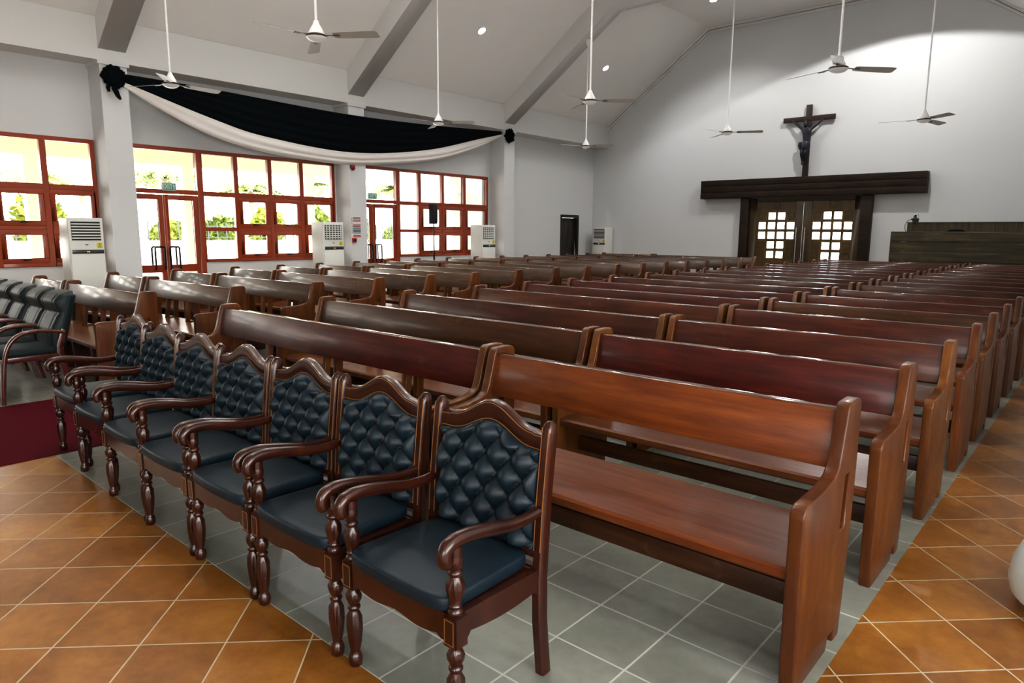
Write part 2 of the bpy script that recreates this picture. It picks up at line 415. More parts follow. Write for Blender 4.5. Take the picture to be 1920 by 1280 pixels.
def window(name, y0, y1, mull, opening, label, x=WX, door=None, sgn=1):
    """mull: inner mullion centres; opening: set of bay indices with casements below the transom"""
    root = thing(name, label, 'window', kind='structure')
    ys = [y0] + mull + [y1]; f = .045
    zb = SILL
    bm = bmesh.new()
    X0, X1 = x - .05, x + .04
    box(bm, X0, X1, y0, y1, HEAD - .07, HEAD)
    for i, y in enumerate(ys):
        a, b = (y, y + .07) if i == 0 else ((y - .07, y) if i == len(ys) - 1 else (y - f, y + f))
        box(bm, X0, X1, a, b, zb, HEAD - .07)
    for i in range(len(ys) - 1):
        a, b = ys[i] + f, ys[i + 1] - f
        box(bm, X0, X1, a, b, zb, zb + .06)
        box(bm, X0 + .005, X1 - .005, a, b, TRAN - .045, TRAN + .045)
        box(bm, X0 + .005, X1 - .005, a, b, MID - .035, MID + .035)
    obj('frame', finish(bm, 'frame', 'red_frame', bevel=.005, seg=1, smooth=30), root)
    for i in range(len(ys) - 1):
        a, b = ys[i] + f, ys[i + 1] - f
        pane(root, a, b, TRAN + .045, HEAD - .07, x)
        for z0, z1 in ((zb + .06, MID - .035), (MID + .035, TRAN - .045)):
            if i in opening: casement(root, a, b, z0, z1, x + .01)
            else: pane(root, a, b, z0, z1, x)
    return root
def double_door(name, y0, y1, ym, label, x=WX):
    root = thing(name, label, 'door', kind='structure')
    bm = bmesh.new(); X0, X1 = x - .05, x + .05
    box(bm, X0, X1, y0, y0 + .06, 0, HEAD); box(bm, X0, X1, y1 - .09, y1, 0, HEAD)
    box(bm, X0, X1, y0 + .06, y1 - .09, HEAD - .07, HEAD); box(bm, X0, X1, y0 + .06, y1 - .09, 2.14, 2.22)
    obj('frame', finish(bm, 'frame', 'red_frame', bevel=.005, seg=1, smooth=30), root)
    pane(root, y0 + .06, y1 - .09, 2.22, HEAD - .07, x)
    for a, b, s in ((y0 + .065, ym - .004, 1), (ym + .004, y1 - .095, -1)):
        w = .085; bm = bmesh.new(); xa, xb = x - .025, x + .025
        box(bm, xa, xb, a, a + w, .03, 2.12); box(bm, xa, xb, b - w, b, .03, 2.12)
        for z0, z1 in ((.03, .34), (.70, .84), (2.03, 2.12)): box(bm, xa, xb, a + w, b - w, z0, z1)
        leaf = obj('door_leaf', finish(bm, 'door_leaf', 'red_frame', bevel=.005, seg=1, smooth=30), root)
        pane(leaf, a + w, b - w, .34, .70, x); pane(leaf, a + w, b - w, .84, 2.03, x)
        yh = b - .045 if s == 1 else a + .045
        bm = bmesh.new()
        for xo in (.075, -.075):
            pts = [(x, yh, .76), (x + xo, yh, .76), (x + xo, yh, 1.15), (x + xo, yh - s * .02, 1.17), (x + xo, yh - s * .15, 1.17), (x + xo, yh - s * .17, 1.15), (x + xo, yh - s * .17, .76), (x, yh - s * .17, .76)]
            sweep(bm, pts, .017, n=8)
        obj('handle', finish(bm, 'handle', 'black_metal'), leaf)
    return root
window('window_1', -.14, 4.30, [.62, 1.35, 2.08, 2.81, 3.54], {0, 1, 2, 3, 4, 5}, 'red-framed window behind the first floor-standing air conditioner')
double_door('door_1', 4.74, 6.10, 5.37, 'red-framed glazed double door between the first two columns')
window('window_2', 6.06, 9.08, [6.79, 7.52, 8.25], {1, 2, 3}, 'red-framed window with three casements between first and second columns')
double_door('door_2', 9.58, 10.90, 10.10, 'red-framed glazed double door beside the fire notice column')
window('window_3', 10.87, 14.05, [11.57, 12.36, 13.14], {1, 2, 3}, 'red-framed window behind the black loudspeaker')
window('window_4', -4.9, -.6, [-4.1, -3.3, -2.5, -1.7], {0, 1, 2, 3, 4}, 'red-framed window before the first bay')
# dark single side door
d = thing('door_3', 'narrow black wooden side door standing near the far corner', 'door', kind='structure')
obj('frame', bxm('frame', 'black_door_wood', (WX - .14, WX + .03, 17.40, 17.48, 0, 2.04), (WX - .14, WX + .03, 18.29, 18.37, 0, 2.04), (WX - .14, WX + .03, 17.48, 18.29, 1.95, 2.04), bevel=.006), d)
bm = bmesh.new(); box(bm, WX - .11, WX - .07, 17.485, 18.285, .01, 1.945)
for y0 in (17.56, 17.92):
    for z0, z1 in ((.15, .85), (.98, 1.8)): box(bm, WX - .075, WX - .058, y0, y0 + .29, z0, z1)
obj('door_leaf', finish(bm, 'door_leaf', 'black_door_wood', bevel=.008), d)

# ------------------------------------------------------------------ entrance: double door with cross of panes, posts, lintel, crucifix
DY = BY
d = thing('door_4', 'wide wooden entrance double door with crosses of square panes', 'door', kind='structure')
obj('frame', bxm('frame', 'door_stile', (-7.90, -7.70, DY - .05, DY + .12, 0, 2.46), (-5.17, -5.0, DY - .05, DY + .12, 0, 2.46), (-7.70, -5.17, DY - .05, DY + .12, 2.36, 2.46), bevel=.006), d)
Z0 = 2.065; PZ = .264; PH = .183
for lx0, lx1, cols, hx in ((-7.695, -6.455, (-7.55, -7.29, -7.03, -6.77), -6.57), (-6.445, -5.175, (-6.09, -5.83, -5.57, -5.31), -6.35)):
    hs = []; rings = []
    for r in range(5):
        for c in range(4):
            q = (cols[c] - .100, cols[c] + .100, Z0 - r * PZ - PH, Z0 - r * PZ)
            if r in (1, 2) or c in (1, 2): hs.append(q)
            else: rings.append(q)
    cxm = (cols[1] + cols[2]) / 2
    rings.append((cxm - .11, cxm + .11, 2.17, 2.33))
    leaf = obj('door_leaf', plate('door_leaf', ['door_wood', 'door_stile'], rect(lx0, lx1, .02, 2.36), [rect(*q) for q in hs], .05, plane='XZ', smooth=0), d, (0, DY + .02, 0))
    bm = bmesh.new()
    for a, b, z0, z1 in rings:   # carved squares
        a += .015; b -= .015; w = .016
        for bb in ((a, b, z0, z0 + w), (a, b, z1 - w, z1), (a, a + w, z0 + w, z1 - w), (b - w, b, z0 + w, z1 - w), (a + .05, b - .05, z0 + .05, z0 + .062)):
            box(bm, bb[0], bb[1], -.037, -.022, bb[2], bb[3])
    obj('carved_squares', finish(bm, 'carved_squares', 'door_stile', smooth=0), leaf)
    st = (-6.645, -6.46) if lx0 < -7 else (-6.44, -6.225)
    obj('stile', bxm('stile', 'door_stile', (st[0], st[1], -.04, -.02, .02, 2.36), bevel=.004), leaf)
    for q in hs:
        bm = bmesh.new(); box(bm, q[0], q[1], -.004, .004, q[2], q[3]); obj('pane', finish(bm, 'pane', 'door_glass', smooth=0), leaf)
    bm = bmesh.new(); sweep(bm, [(hx, -.12, .62), (hx, -.12, 1.66)], .016, n=10)
    for z in (.75, 1.53): sweep(bm, [(hx, -.12, z), (hx, -.02, z)], .010, n=8, up=Vector((0, 0, 1)))
    obj('handle', finish(bm, 'handle', 'steel'), leaf)
for x0, x1, s in ((-8.14, -7.90, 'left'), (-5.0, -4.74, 'right')):
    bm = bmesh.new(); box(bm, x0, x1, BY - .16, BY - .003, 0, 2.47)
    for z in (.6, 1.2, 1.8): box(bm, x0 - .004, x1 + .004, BY - .165, BY - .1, z, z + .012)
    tag(obj('door_post', finish(bm, 'door_post', 'dark_wood', bevel=.006)), f'near-black timber post on the {s} side of the entrance door', 'post', kind='structure')
bm = bmesh.new()
for i in range(3): box(bm, -9.33, -3.58, BY - .24 + .006 * (i % 2), BY - .003, 2.475 + i * .172, 2.475 + i * .172 + .166)
tag(obj('lintel_beam', finish(bm, 'lintel_beam', 'dark_wood', bevel=.006)), 'long dark boarded lintel above the entrance door', 'beam')
# crucifix
cr = thing('crucifix', 'dark wooden crucifix with black figure standing on the long lintel', 'crucifix', (-6.455, BY - .08, 2.99))
CRY = 0
obj('upright', bxm('upright', 'cross_wood', (-.073, .073, -.03, .03, 0, 1.83), bevel=.005), cr)
obj('crossbar', bxm('crossbar', 'cross_wood', (-.65, .66, -.038, .022, 1.415, 1.54), bevel=.005), cr)
def skin_body(name, matname, nodes, edges, parent, sub=2, loc=None):
    me = bpy.data.meshes.new(name); me.from_pydata([n[0] for n in nodes], edges, [])
    o = bpy.data.objects.new('tmp', me); COL.objects.link(o)
    md = o.modifiers.new('s', 'SKIN'); md.use_smooth_shade = True
    for v, n in zip(me.skin_vertices[0].data, nodes):
        r = n[1]; v.radius = (r, r) if not isinstance(r, tuple) else r
    me.skin_vertices[0].data[0].use_root = True
    s = o.modifiers.new('u', 'SUBSURF'); s.levels = sub; s.render_levels = sub
    dg = bpy.context.evaluated_depsgraph_get()
    m2 = bpy.data.meshes.new_from_object(o.evaluated_get(dg)); m2.name = name
    bpy.data.objects.remove(o); bpy.data.meshes.remove(me)
    m2.materials.clear(); m2.materials.append(MATS[matname]); smooth_mesh(m2, 80)
    return obj(name, m2, parent, loc)
Yb = -.10
nodes = [((0, Yb, .82), .085), ((0, Yb - .01, .93), .072), ((0, Yb - .02, 1.07), (.10, .07)), ((0, Yb - .01, 1.19), (.10, .06)), ((0, Yb - .02, 1.26), .04), ((-.02, Yb - .05, 1.31), .058), ((-.025, Yb - .05, 1.37), .060), ((-.025, Yb - .04, 1.42), .035),
         ((-.11, Yb + .01, 1.21), .045), ((-.23, Yb + .02, 1.31), .036), ((-.36, Yb + .04, 1.42), .026), ((-.41, Yb + .05, 1.465), .022),
         ((.11, Yb + .01, 1.21), .045), ((.24, Yb + .02, 1.31), .036), ((.37, Yb + .04, 1.42), .026), ((.42, Yb + .05, 1.465), .022),
         ((-.055, Yb, .76), .07), ((-.075, Yb - .06, .60), .052), ((-.07, Yb, .46), .038), ((-.06, Yb + .01, .36), .026), ((-.06, Yb - .04, .31), .026),
         ((.05, Yb, .76), .07), ((.02, Yb - .06, .60), .052), ((-.01, Yb, .46), .038), ((-.03, Yb + .01, .36), .026), ((-.03, Yb - .045, .31), .026)]
ed = [(0, 1), (1, 2), (2, 3), (3, 4), (4, 5), (5, 6), (6, 7), (3, 8), (8, 9), (9, 10), (10, 11), (3, 12), (12, 13), (13, 14), (14, 15), (0, 16), (16, 17), (17, 18), (18, 19), (19, 20), (0, 21), (21, 22), (22, 23), (23, 24), (24, 25)]
skin_body('corpus', 'corpus', nodes, ed, cr)
bm = bmesh.new()
lathe(bm, [(.70, .105), (.74, .118), (.80, .115), (.86, .112), (.885, .10)], 18, (-.005, Yb, 0), lobes=lambda z: .05)
sweep(bm, [(-.10, Yb, .86), (-.15, Yb - .02, .86), (-.16, Yb - .02, .80), (-.14, Yb - .02, .72), (-.12, Yb, .66)], [.025, .04, .035, .03, .012], n=8)
obj('loincloth', finish(bm, 'loincloth', 'corpus', smooth=60), cr)

# ------------------------------------------------------------------ sound booth at the back on the right
bm = bmesh.new()
for i in range(7): box(bm, -4.05, RX - .01, 18.05 + .004 * (i % 2), 18.13, .222 * i + .002, .222 * i + .219)
box(bm, -4.05, RX - .01, 18.055, 18.13, 1.545, 1.557)
box(bm, -4.05, -3.97, 18.13, 18.75, 0, 1.557)
t = tag(obj('booth_counter', finish(bm, 'booth_counter', 'booth_wood', bevel=.004, seg=1)), 'dark plank-fronted booth counter beside the entrance door', 'counter')
bm = bmesh.new(); w = 4.25 / 34
for i in range(34): box(bm, -3.88 + i * w + .003, -3.88 + (i + 1) * w - .003, 18.80 + .006 * (i % 2), 18.86, 0, 1.765)
box(bm, -3.89, RX - .01, 18.79, 18.87, 1.765, 1.785)
tag(obj('booth_screen', finish(bm, 'booth_screen', 'booth_slats', smooth=0)), 'vertical-slatted wooden screen rising behind the booth counter', 'screen')
c = thing('small_camera', 'small grey camera on a dark bracket atop the booth screen end', 'camera', (-3.72, 18.83, 1.788))
obj('body', bxm('body', 'steel', (-.05, .05, -.045, .045, .085, .19), bevel=.008), c)
bm = bmesh.new(); lathe(bm, [(-.06, .022), (-.045, .03), (-.04, .03)], 14, (0, 0, .14), axis='Y'); obj('lens', finish(bm, 'lens', 'black_plastic'), c)
obj('bracket', bxm('bracket', 'black_plastic', (-.085, .065, -.06, .06, .045, .085), (-.06, .06, -.05, .05, 0, .045), bevel=.006), c)
obj('clamp', bxm('clamp', 'black_plastic', (-.03, .02, -.075, -.062, -.02, .05), bevel=.004), c)
bm = bmesh.new(); sweep(bm, spline([(-.07, -.05, .06), (-.15, -.07, .03), (-.20, -.075, -.10), (-.17, -.08, -.22), (-.11, -.08, -.29)]), .006, n=6); obj('cable', finish(bm, 'cable', 'black_plastic'), c)
# office chair behind the counter: only its top shows
c = thing('office_chair', 'black padded chair whose rounded top peeks over the booth counter', 'chair', (-2.83, 18.46, 0))
bm = bmesh.new()
prof = [(1.02, .17), (1.06, .21), (1.3, .235), (1.5, .225), (1.57, .19), (1.605, .12), (1.612, .05)]
rings = []
for z, hw in prof:
    rings.append([bm.verts.new((hw * math.cos(2 * PI * i / 20), .05 * math.sin(2 * PI * i / 20) * min(1, hw / .2) + .1, z)) for i in range(20)])
for a, b in zip(rings, rings[1:]):
    for i in range(20): bm.faces.new((a[i], a[(i + 1) % 20], b[(i + 1) % 20], b[i]))
bm.faces.new(rings[0]); bm.faces.new(rings[-1])
obj('backrest', finish(bm, 'backrest', 'black_cloth', smooth=60), c)
obj('seat', bxm('seat', 'black_cloth', (-.23, .23, -.22, .2, .74, .82), bevel=.03, seg=3), c)
bm = bmesh.new(); lathe(bm, [(.06, .03), (.74, .025)], 12)
sweep(bm, [(0, .02, .76), (0, .2, .78), (0, .19, 1.1)], .02, n=8)
for i in range(5): sweep(bm, [(0, 0, .08), (.21 * math.cos(i * 1.2566), .21 * math.sin(i * 1.2566), .03)], .02, n=6)
lathe(bm, [(0, .2), (.025, .2), (.03, .19)], 24)
obj('base', finish(bm, 'base', 'black_plastic'), c)

# ------------------------------------------------------------------ floor-standing air conditioners
def make_ac(label, loc, rz, grid):
    """front faces local -Y, width along x"""
    t = thing('air_conditioner', label, 'air conditioner', loc, rz, 'floor-standing air conditioners')
    W, D, Hh = .25, .42, 1.66
    obj('body', bxm('body', 'ac_white', (-W, W, 0, D, .03, Hh), bevel=.018, seg=3), t)
    obj('base', bxm('base', 'ac_dark', (-W + .015, W - .015, .01, D - .01, 0, .035)), t)
    obj('front_panel', bxm('front_panel', 'ac_white', (-W + .012, W - .012, -.012, .01, .06, 1.10), bevel=.008), t)
    g = obj('air_outlet', bxm('air_outlet', 'ac_dark', (-W + .045, W - .045, -.004, .02, 1.31, 1.60)), t)
    bm = bmesh.new()
    for i in range(6):
        z = 1.335 + i * .044; box(bm, -W + .05, W - .05, -.016, .0, z, z + .019)
    if grid:
        for i in range(6):
            x = -W + .075 + i * .068; box(bm, x - .004, x + .014, -.019, -.012, 1.315, 1.595)
    obj('louvres', finish(bm, 'louvres', 'ac_white', smooth=0), g)
    p = obj('control_panel', bxm('control_panel', 'ac_panel', (-W + .035, W - .02, -.016, .0, 1.105, 1.165), bevel=.003), t)
    obj('display', bxm('display', 'led_amber', (-.012, .006, -.0175, -.01, 1.128, 1.138), (.014, .026, -.0175, -.01, 1.128, 1.138)), p)
    obj('logo', bxm('logo', 'ac_panel', (-.03, .02, -.004, .004, 1.237, 1.246), (-.012, .004, -.005, .004, 1.233, 1.25)), t)
    l = obj('energy_label', bxm('energy_label', 'yellow_label', (.135, .215, -.004, .004, 1.19, 1.275)), t)
    obj('label_marks', bxm('label_marks', 'label_green', (.15, .20, -.0052, .0, 1.20, 1.212), (.155, .195, -.0052, .0, 1.222, 1.23), (.165, .185, -.0052, 0, 1.24, 1.262)), l)
    return t
make_ac('white floor-standing air conditioner before the first window, beside the first column', (-12.21, 3.74, 0), PI / 2, False)
make_ac('white floor-standing air conditioner standing by the fire notice column', (-12.21, 8.29, 0), PI / 2, True)
make_ac('white floor-standing air conditioner near the loudspeaker at the last window', (-12.21, 12.97, 0), PI / 2, True)
make_ac('white floor-standing air conditioner in the far corner past the side door', (-12.68, 18.68, 0), 0, False)

# ------------------------------------------------------------------ loudspeaker on a stand
st = thing('speaker_stand', 'black tripod pole holding the loudspeaker at the last window', 'stand', (-12.02, 10.90, 0))
bm = bmesh.new(); lathe(bm, [(.12, .02), (.95, .02), (.96, .026), (1.0, .026), (1.01, .016), (1.66, .016)], 12); obj('pole', finish(bm, 'pole', 'black_metal'), st)
for i in range(3):
    a = i * 2 * PI / 3 + .4; bm = bmesh.new()
    sweep(bm, [(.02 * math.cos(a), .02 * math.sin(a), .62), (.2 * math.cos(a), .2 * math.sin(a), .28), (.42 * math.cos(a), .42 * math.sin(a), .012)], .011, n=8)
    sweep(bm, [(.02 * math.cos(a), .02 * math.sin(a), .16), (.2 * math.cos(a), .2 * math.sin(a), .28)], .008, n=6)
    obj('leg', finish(bm, 'leg', 'black_metal'), st)
sp = thing('loudspeaker', 'slim black loudspeaker mounted on the tripod pole at the last window', 'speaker', (-12.02, 10.90, 1.66), .35)
obj('cabinet', plate('cabinet', 'black_plastic', [(-.09, -.065), (.05, -.065), (.08, -.025), (.08, .025), (.05, .065), (-.09, .065)], [], .45, .01, 'XY'), sp, (0, 0, .225))
obj('grille', bxm('grille', 'black_metal', (.078, .086, -.035, .035, .03, .42), bevel=.006), sp)

# ------------------------------------------------------------------ exit signs, notice, alarm devices
def exit_sign(label, y0, y1, z0, z1):
    t = thing('exit_sign', label, 'sign', (WX + .06, (y0 + y1) / 2, z0), 0, 'green exit signs')
    W, Hh = (y1 - y0) / 2, z1 - z0
    obj('plate', bxm('plate', 'sign_green', (-.012, .008, -W, W, 0, Hh), bevel=.003), t)
    obj('border', bxm('border', 'sign_white', (.007, .0095, -W + .004, W - .004, .004, .010), (.007, .0095, -W + .004, W - .004, Hh - .010, Hh - .004), (.007, .0095, -W + .004, -W + .010, .01, Hh - .01), (.007, .0095, W - .010, W - .004, .01, Hh - .01)), t)
    text_obj('lettering', 'EXIT', .115, 'sign_white', t, (.0095, -.028, Hh / 2), (PI / 2, 0, PI / 2), .0008, .78)
    bm = bmesh.new()
    for y, z in ((.088, .03),): # arrow pointing up
        box(bm, .0075, .0105, y - .007, y + .007, .028, .085)
    v = [bm.verts.new(p) for p in ((.0105, .062, .082), (.0105, .114, .082), (.0105, .088, .118), (.0075, .062, .082), (.0075, .114, .082), (.0075, .088, .118))]
    bm.faces.new(v[:3]); bm.faces.new(v[3:][::-1])
    obj('arrow', finish(bm, 'arrow', 'sign_white', smooth=0), t)
exit_sign('green EXIT sign above the double door next to the first column', 5.35, 5.61, 2.195, 2.335)
exit_sign('green EXIT sign above the double door by the fire notice column', 9.96, 10.22, 2.225, 2.365)
nx = CX + .002
t = thing('notice_board', 'striped red and blue fire instruction notice on the second column', 'notice', (nx, 9.24, 1.29))
obj('board', bxm('board', 'paper', (0, .006, -.125, .13, 0, .52)), t)
bm = bmesh.new(); mm = []
rows = [(.455, .50, 2), (.40, .445, 0), (.355, .385, 3), (.325, .35, 2), (.275, .32, 0), (.225, .265, 1), (.17, .22, 1), (.14, .165, 1), (.055, .11, 0)]
for a, b, k in rows:
    if k < 3: box(bm, .006, .0075, -.075, .125, a, b, k)
for a in (.47, .44, .41, .38, .345, .31, .275, .235, .195, .16): box(bm, .006, .0075, -.115, -.09, a, a + .02, 2)
for i in range(5):
    for j in range(3): box(bm, .0075, .008, -.06 + j * .055, -.02 + j * .055, .065 + i * .09, .07 + i * .09, 3)
for j in range(6): box(bm, .006, .0072, -.06 + j * .03, -.04 + j * .03, .02, .026, 0)
obj('printed_bands', finish(bm, 'printed_bands', ['notice_red', 'notice_blue', 'notice_grey', 'paper'], smooth=0), t)
t = thing('alarm_call_point', 'small square red fire alarm call point below the notice', 'alarm', (CX + .002, 9.175, 1.235))
obj('box', bxm('box', 'red_plastic', (0, .045, -.055, .055, 0, .10), bevel=.008), t)
obj('button', bxm('button', 'black_plastic', (.043, .05, -.03, .03, .025, .075), bevel=.004), t)
t = thing('alarm_sounder', 'small dark red alarm sounder high on the second column under the drape', 'alarm', (CX + .002, 9.19, 2.84))
bm = bmesh.new(); lathe(bm, [(0, .055), (.03, .055), (.035, .045), (.06, .042), (.075, .03), (.08, .0)], 20, axis='X'); obj('dome', finish(bm, 'dome', 'red_lens'), t)
obj('backplate', bxm('backplate', 'black_plastic', (-.001, .012, -.065, .065, -.02, .07), bevel=.004), t)

# ------------------------------------------------------------------ drape swags with rosettes
def interp(tab, x):
    for (a, b), (c, d) in zip(tab, tab[1:]):
        if x <= c: return b + (d - b) * max(0, min(1, (x - a) / (c - a)))
    return tab[-1][1]
def smooth_tab(tab):
    p = spline([(a, b, 0) for a, b in tab], 8); return [(v.x, v.y) for v in p]
TOP = smooth_tab([(4.55, 4.03), (4.9, 4.03), (6.15, 4.02), (8.9, 3.95), (11.3, 4.0), (14.0, 4.14)])
BLO = smooth_tab([(4.55, 3.93), (4.9, 3.84), (6.13, 3.50), (7.18, 3.29), (9.16, 3.17), (11.3, 3.41), (13.2, 3.87), (14.0, 4.06)])
WLO = smooth_tab([(4.55, 3.89), (5.2, 3.55), (6.11, 3.19), (7.16, 2.99), (8.61, 2.90), (9.73, 2.95), (11.66, 3.22), (13.15, 3.66), (14.0, 4.02)])
def swag(name, mat_, hi, lo, folds, depth, x0, label):
    bm = bmesh.new(); U, V = 90, 36; g = []
    for i in range(U + 1):
        y = 4.55 + (14.02 - 4.55) * i / U; a, b = interp(hi, y), interp(lo, y); row = []
        e = math.sin(PI * i / U) ** .5
        for j in range(V + 1):
            v = j / V; z = a + (b - a) * v
            w = math.sin(v * folds * 2 * PI + .8 * math.sin(i * .09 + v * 5) + 1.8 * math.sin(i * .03 + v * 4)) * .5 + .5
            x = x0 + e * (depth * w + .05 * math.sin(PI * v)) + .012
            row.append(bm.verts.new((x, y, z)))
        g.append(row)
    for i in range(U):
        for j in range(V): bm.faces.new((g[i][j], g[i + 1][j], g[i + 1][j + 1], g[i][j + 1]))
    me = finish(bm, name, mat_, smooth=180)
    o = tag(obj(name, me), label, 'drape')
    s = o.modifiers.new('t', 'SOLIDIFY'); s.thickness = .004
    return o
swag('black_drape', 'black_cloth', TOP, BLO, 5, .028, CX + .005, 'black cloth swag hung from the columns above the windows')
swag('white_drape', 'white_cloth', [(a, b - .006) for a, b in BLO], WLO, 3, .022, CX + .005, 'white cloth swag hanging just beneath the black swag')
def rosette(loc, r, tail, label):
    t = thing('drape_rosette', label, 'rosette', loc, group='black drape rosettes')
    bm = bmesh.new(); bmesh.ops.create_icosphere(bm, subdivisions=4, radius=r)
    for v in bm.verts:
        n = v.co.normalized(); k = noise.noise(n * 3.1 + Vector(loc)) * .35 + noise.noise(n * 7) * .18
        v.co = n * r * (1 + k); v.co.x *= .55
        if v.co.x < -.0: v.co.x *= .3
    obj('knot', finish(bm, 'knot', 'black_cloth', smooth=60), t)
    if tail:
        bm = bmesh.new()
        sweep(bm, [(.03, -.02, -.10), (.05, -.02, -.2), (.05, .02, -.30), (.05, .06, -.36)], [.03, .05, .04, .02], [.012] * 4, n=8, up=Vector((0, 1, 0)))
        sweep(bm, [(.03, -.09, -.1), (.05, -.12, -.2), (.05, -.11, -.26)], [.03, .035, .02], [.012] * 3, n=8, up=Vector((0, 1, 0)))
        obj('tail', finish(bm, 'tail', 'black_cloth', smooth=60), t)
rosette((CX + .06, 4.50, 3.96), .17, True, 'black cloth rosette with hanging tails on the first column')
rosette((CX + .06, 14.28, 4.05), .17, False, 'round black cloth rosette on the last column')

# ------------------------------------------------------------------ ceiling fans
def make_fan():
    t = thing('ceiling_fan', 'fan', 'ceiling fan', group='three-bladed ceiling fans on long rods')
    bm = bmesh.new(); lathe(bm, [(.16, .021), (.165, .026), (.13, .035), (.10, .055), (.055, .078), (.03, .085), (.02, .085)], 24); obj('motor_cover', finish(bm, 'motor_cover', 'white_enamel'), t)
    bm = bmesh.new(); lathe(bm, [(.022, .10), (.012, .115), (-.004, .115), (-.008, .10)], 28); obj('rim', finish(bm, 'rim', 'fan_bracket'), t)
    bm = bmesh.new(); lathe(bm, [(-.006, .112), (-.02, .105), (-.038, .08), (-.05, .045), (-.054, .004)], 28); obj('hub', finish(bm, 'hub', 'fan_hub'), t)
    for k in range(3):
        a = k * 2 * PI / 3
        bm = bmesh.new(); bm2 = bmesh.new()
        sec = []
        for r, hw in ((.20, .050), (.24, .060), (.45, .066), (.66, .072), (.70, .068), (.72, .05)):
            dz = -.22
            sec.append([bm.verts.new((r, s * hw, .004 + s * hw * dz + q - (r - .2) * .02)) for s, q in ((-1, -.002), (1, -.002), (1, .002), (-1, .002))])
        for p, q in zip(sec, sec[1:]):
            for i in range(4): bm.faces.new((p[i], p[(i + 1) % 4], q[(i + 1) % 4], q[i]))
        bm.faces.new(sec[0]); bm.faces.new(sec[-1][::-1])
        b = obj('blade', finish(bm, 'blade', 'fan_blade', smooth=30), t, rot=(0, 0, a))
        bm = bmesh.new()
        sweep(bm, [(.09, 0, .006), (.16, 0, .004), (.21, 0, -.004), (.27, 0, -.006)], [.022, .018, .03, .022], [.005] * 4, n=6, up=Vector((0, 1, 0)))
        obj('bracket', finish(bm, 'bracket', 'fan_bracket'), b)
    return t
fan0 = make_fan()
FANS = [((-6.85, 4.52, 3.58), 30, 'white-rodded ceiling fan above the armchair row, blades tilted towards the viewer'),
        ((-10.61, 4.52, 3.57), 88, 'ceiling fan before the drape near the first column, one blade sunlit'),
        ((-10.13, 9.34, 3.56), 30, 'ceiling fan seen just above the middle of the black drape'),
        ((-6.58, 9.34, 3.55), 32, 'ceiling fan over the carpeted aisle, against the third sloped beam'),
        ((-10.21, 14.36, 3.60), 10, 'small far ceiling fan over the side door near the back corner'),
        ((-6.54, 14.36, 3.61), 20, 'ceiling fan against the white wall just left of the crucifix'),
        ((-2.85, 9.34, 3.51), 45, 'large ceiling fan above and right of the crucifix top'),
        ((-2.86, 14.36, 3.51), 76, 'ceiling fan against the back wall above the booth counter')]
def ceil_z(x):
    return (ZF if XF0 <= x <= XF1 else ZT + (x - CX) * (ZF - ZT) / (XF0 - CX)) - .60
for i, (p, ang, lab) in enumerate(FANS):
    t = fan0 if i == 0 else copy_tree(fan0)
    t.location = p; t.rotation_euler = (0, 0, math.radians(ang)); t['label'] = lab
for t, (p, ang, lab) in zip([o for o in COL.objects if o.name.startswith('ceiling_fan')], FANS):
    top = ceil_z(t.location.x) - t.location.z
    bm = bmesh.new(); lathe(bm, [(.15, .0145), (top - .02, .0145)], 12); obj('rod', finish(bm, 'rod', 'white_enamel'), t)
    bm = bmesh.new(); lathe(bm, [(top - .13, .018), (top - .12, .03), (top - .06, .055), (top + .03, .06)], 20); obj('canopy', finish(bm, 'canopy', 'white_enamel'), t)

# ------------------------------------------------------------------ recessed downlights
SL = math.atan2(ZF - ZT, XF0 - CX)
def downlight(loc, tilt, label):
    t = thing('downlight', label, 'ceiling light', loc, group='recessed ceiling downlights'); t.rotation_euler = (0, tilt, 0)
    bm = bmesh.new(); lathe(bm, [(0, .11), (-.012, .105), (-.012, .085), (-.004, .08), (0, .08)], 28); obj('trim', finish(bm, 'trim', 'white_enamel'), t)
    bm = bmesh.new(); lathe(bm, [(-.003, .08), (-.007, .05), (-.008, .002)], 24); obj('lens', finish(bm, 'lens', 'lamp_lens'), t)
slope_z = lambda x: ZT + (x - CX) * (ZF - ZT) / (XF0 - CX)
downlight((-11.26, 11.72, slope_z(-11.26)), -SL, 'bright recessed downlight between the second and third sloped beams')
downlight((-11.20, 16.6, slope_z(-11.20)), -SL, 'bright recessed downlight on the far slope near the gable')
downlight((-8.30, 17.0, ZF), 0, 'recessed downlight at the top edge on the flat ceiling')

# ------------------------------------------------------------------ pews
def rnd(c, r, a0, a1, n=4): return [(c[0] + r * math.cos(math.radians(a0 + (a1 - a0) * i / n)), c[1] + r * math.sin(math.radians(a0 + (a1 - a0) * i / n))) for i in range(n + 1)]
END = [(-.395, 0), (-.405, .1), (-.41, .60)] + rnd((-.368, .605), .042, 180, 95, 4) + [(-.28, .648), (-.21, .650), (-.165, .657), (-.14, .660), (-.10, .670), (-.072, .690), (-.057, .722), (-.014, .875)] + rnd((.02, .872), .032, 170, 90, 4) + [(.09, .905)] + rnd((.105, .87), .035, 75, 0, 4) + [(.14, .60), (.125, .35), (.085, 0), (.02, 0), (.015, .045), (-.045, .05), (-.06, .0)]
SLOT = [(-.01, .44), (.04, .44), (.052, .45), (.062, .63), (.055, .642), (.008, .642)]
TH = .048
ME = {}
ME['end'] = plate('end_panel', 'pew_end', END, [SLOT], TH, .007, 'YZ')
SUP = [(-.05, .435), (.10, .435), (.115, .675), (-.02, .675)]
ME['sup'] = plate('back_support', 'pew_end', SUP, [[(-.005, .45), (.05, .45), (.062, .655), (.022, .655)]], .04, .004, 'YZ')
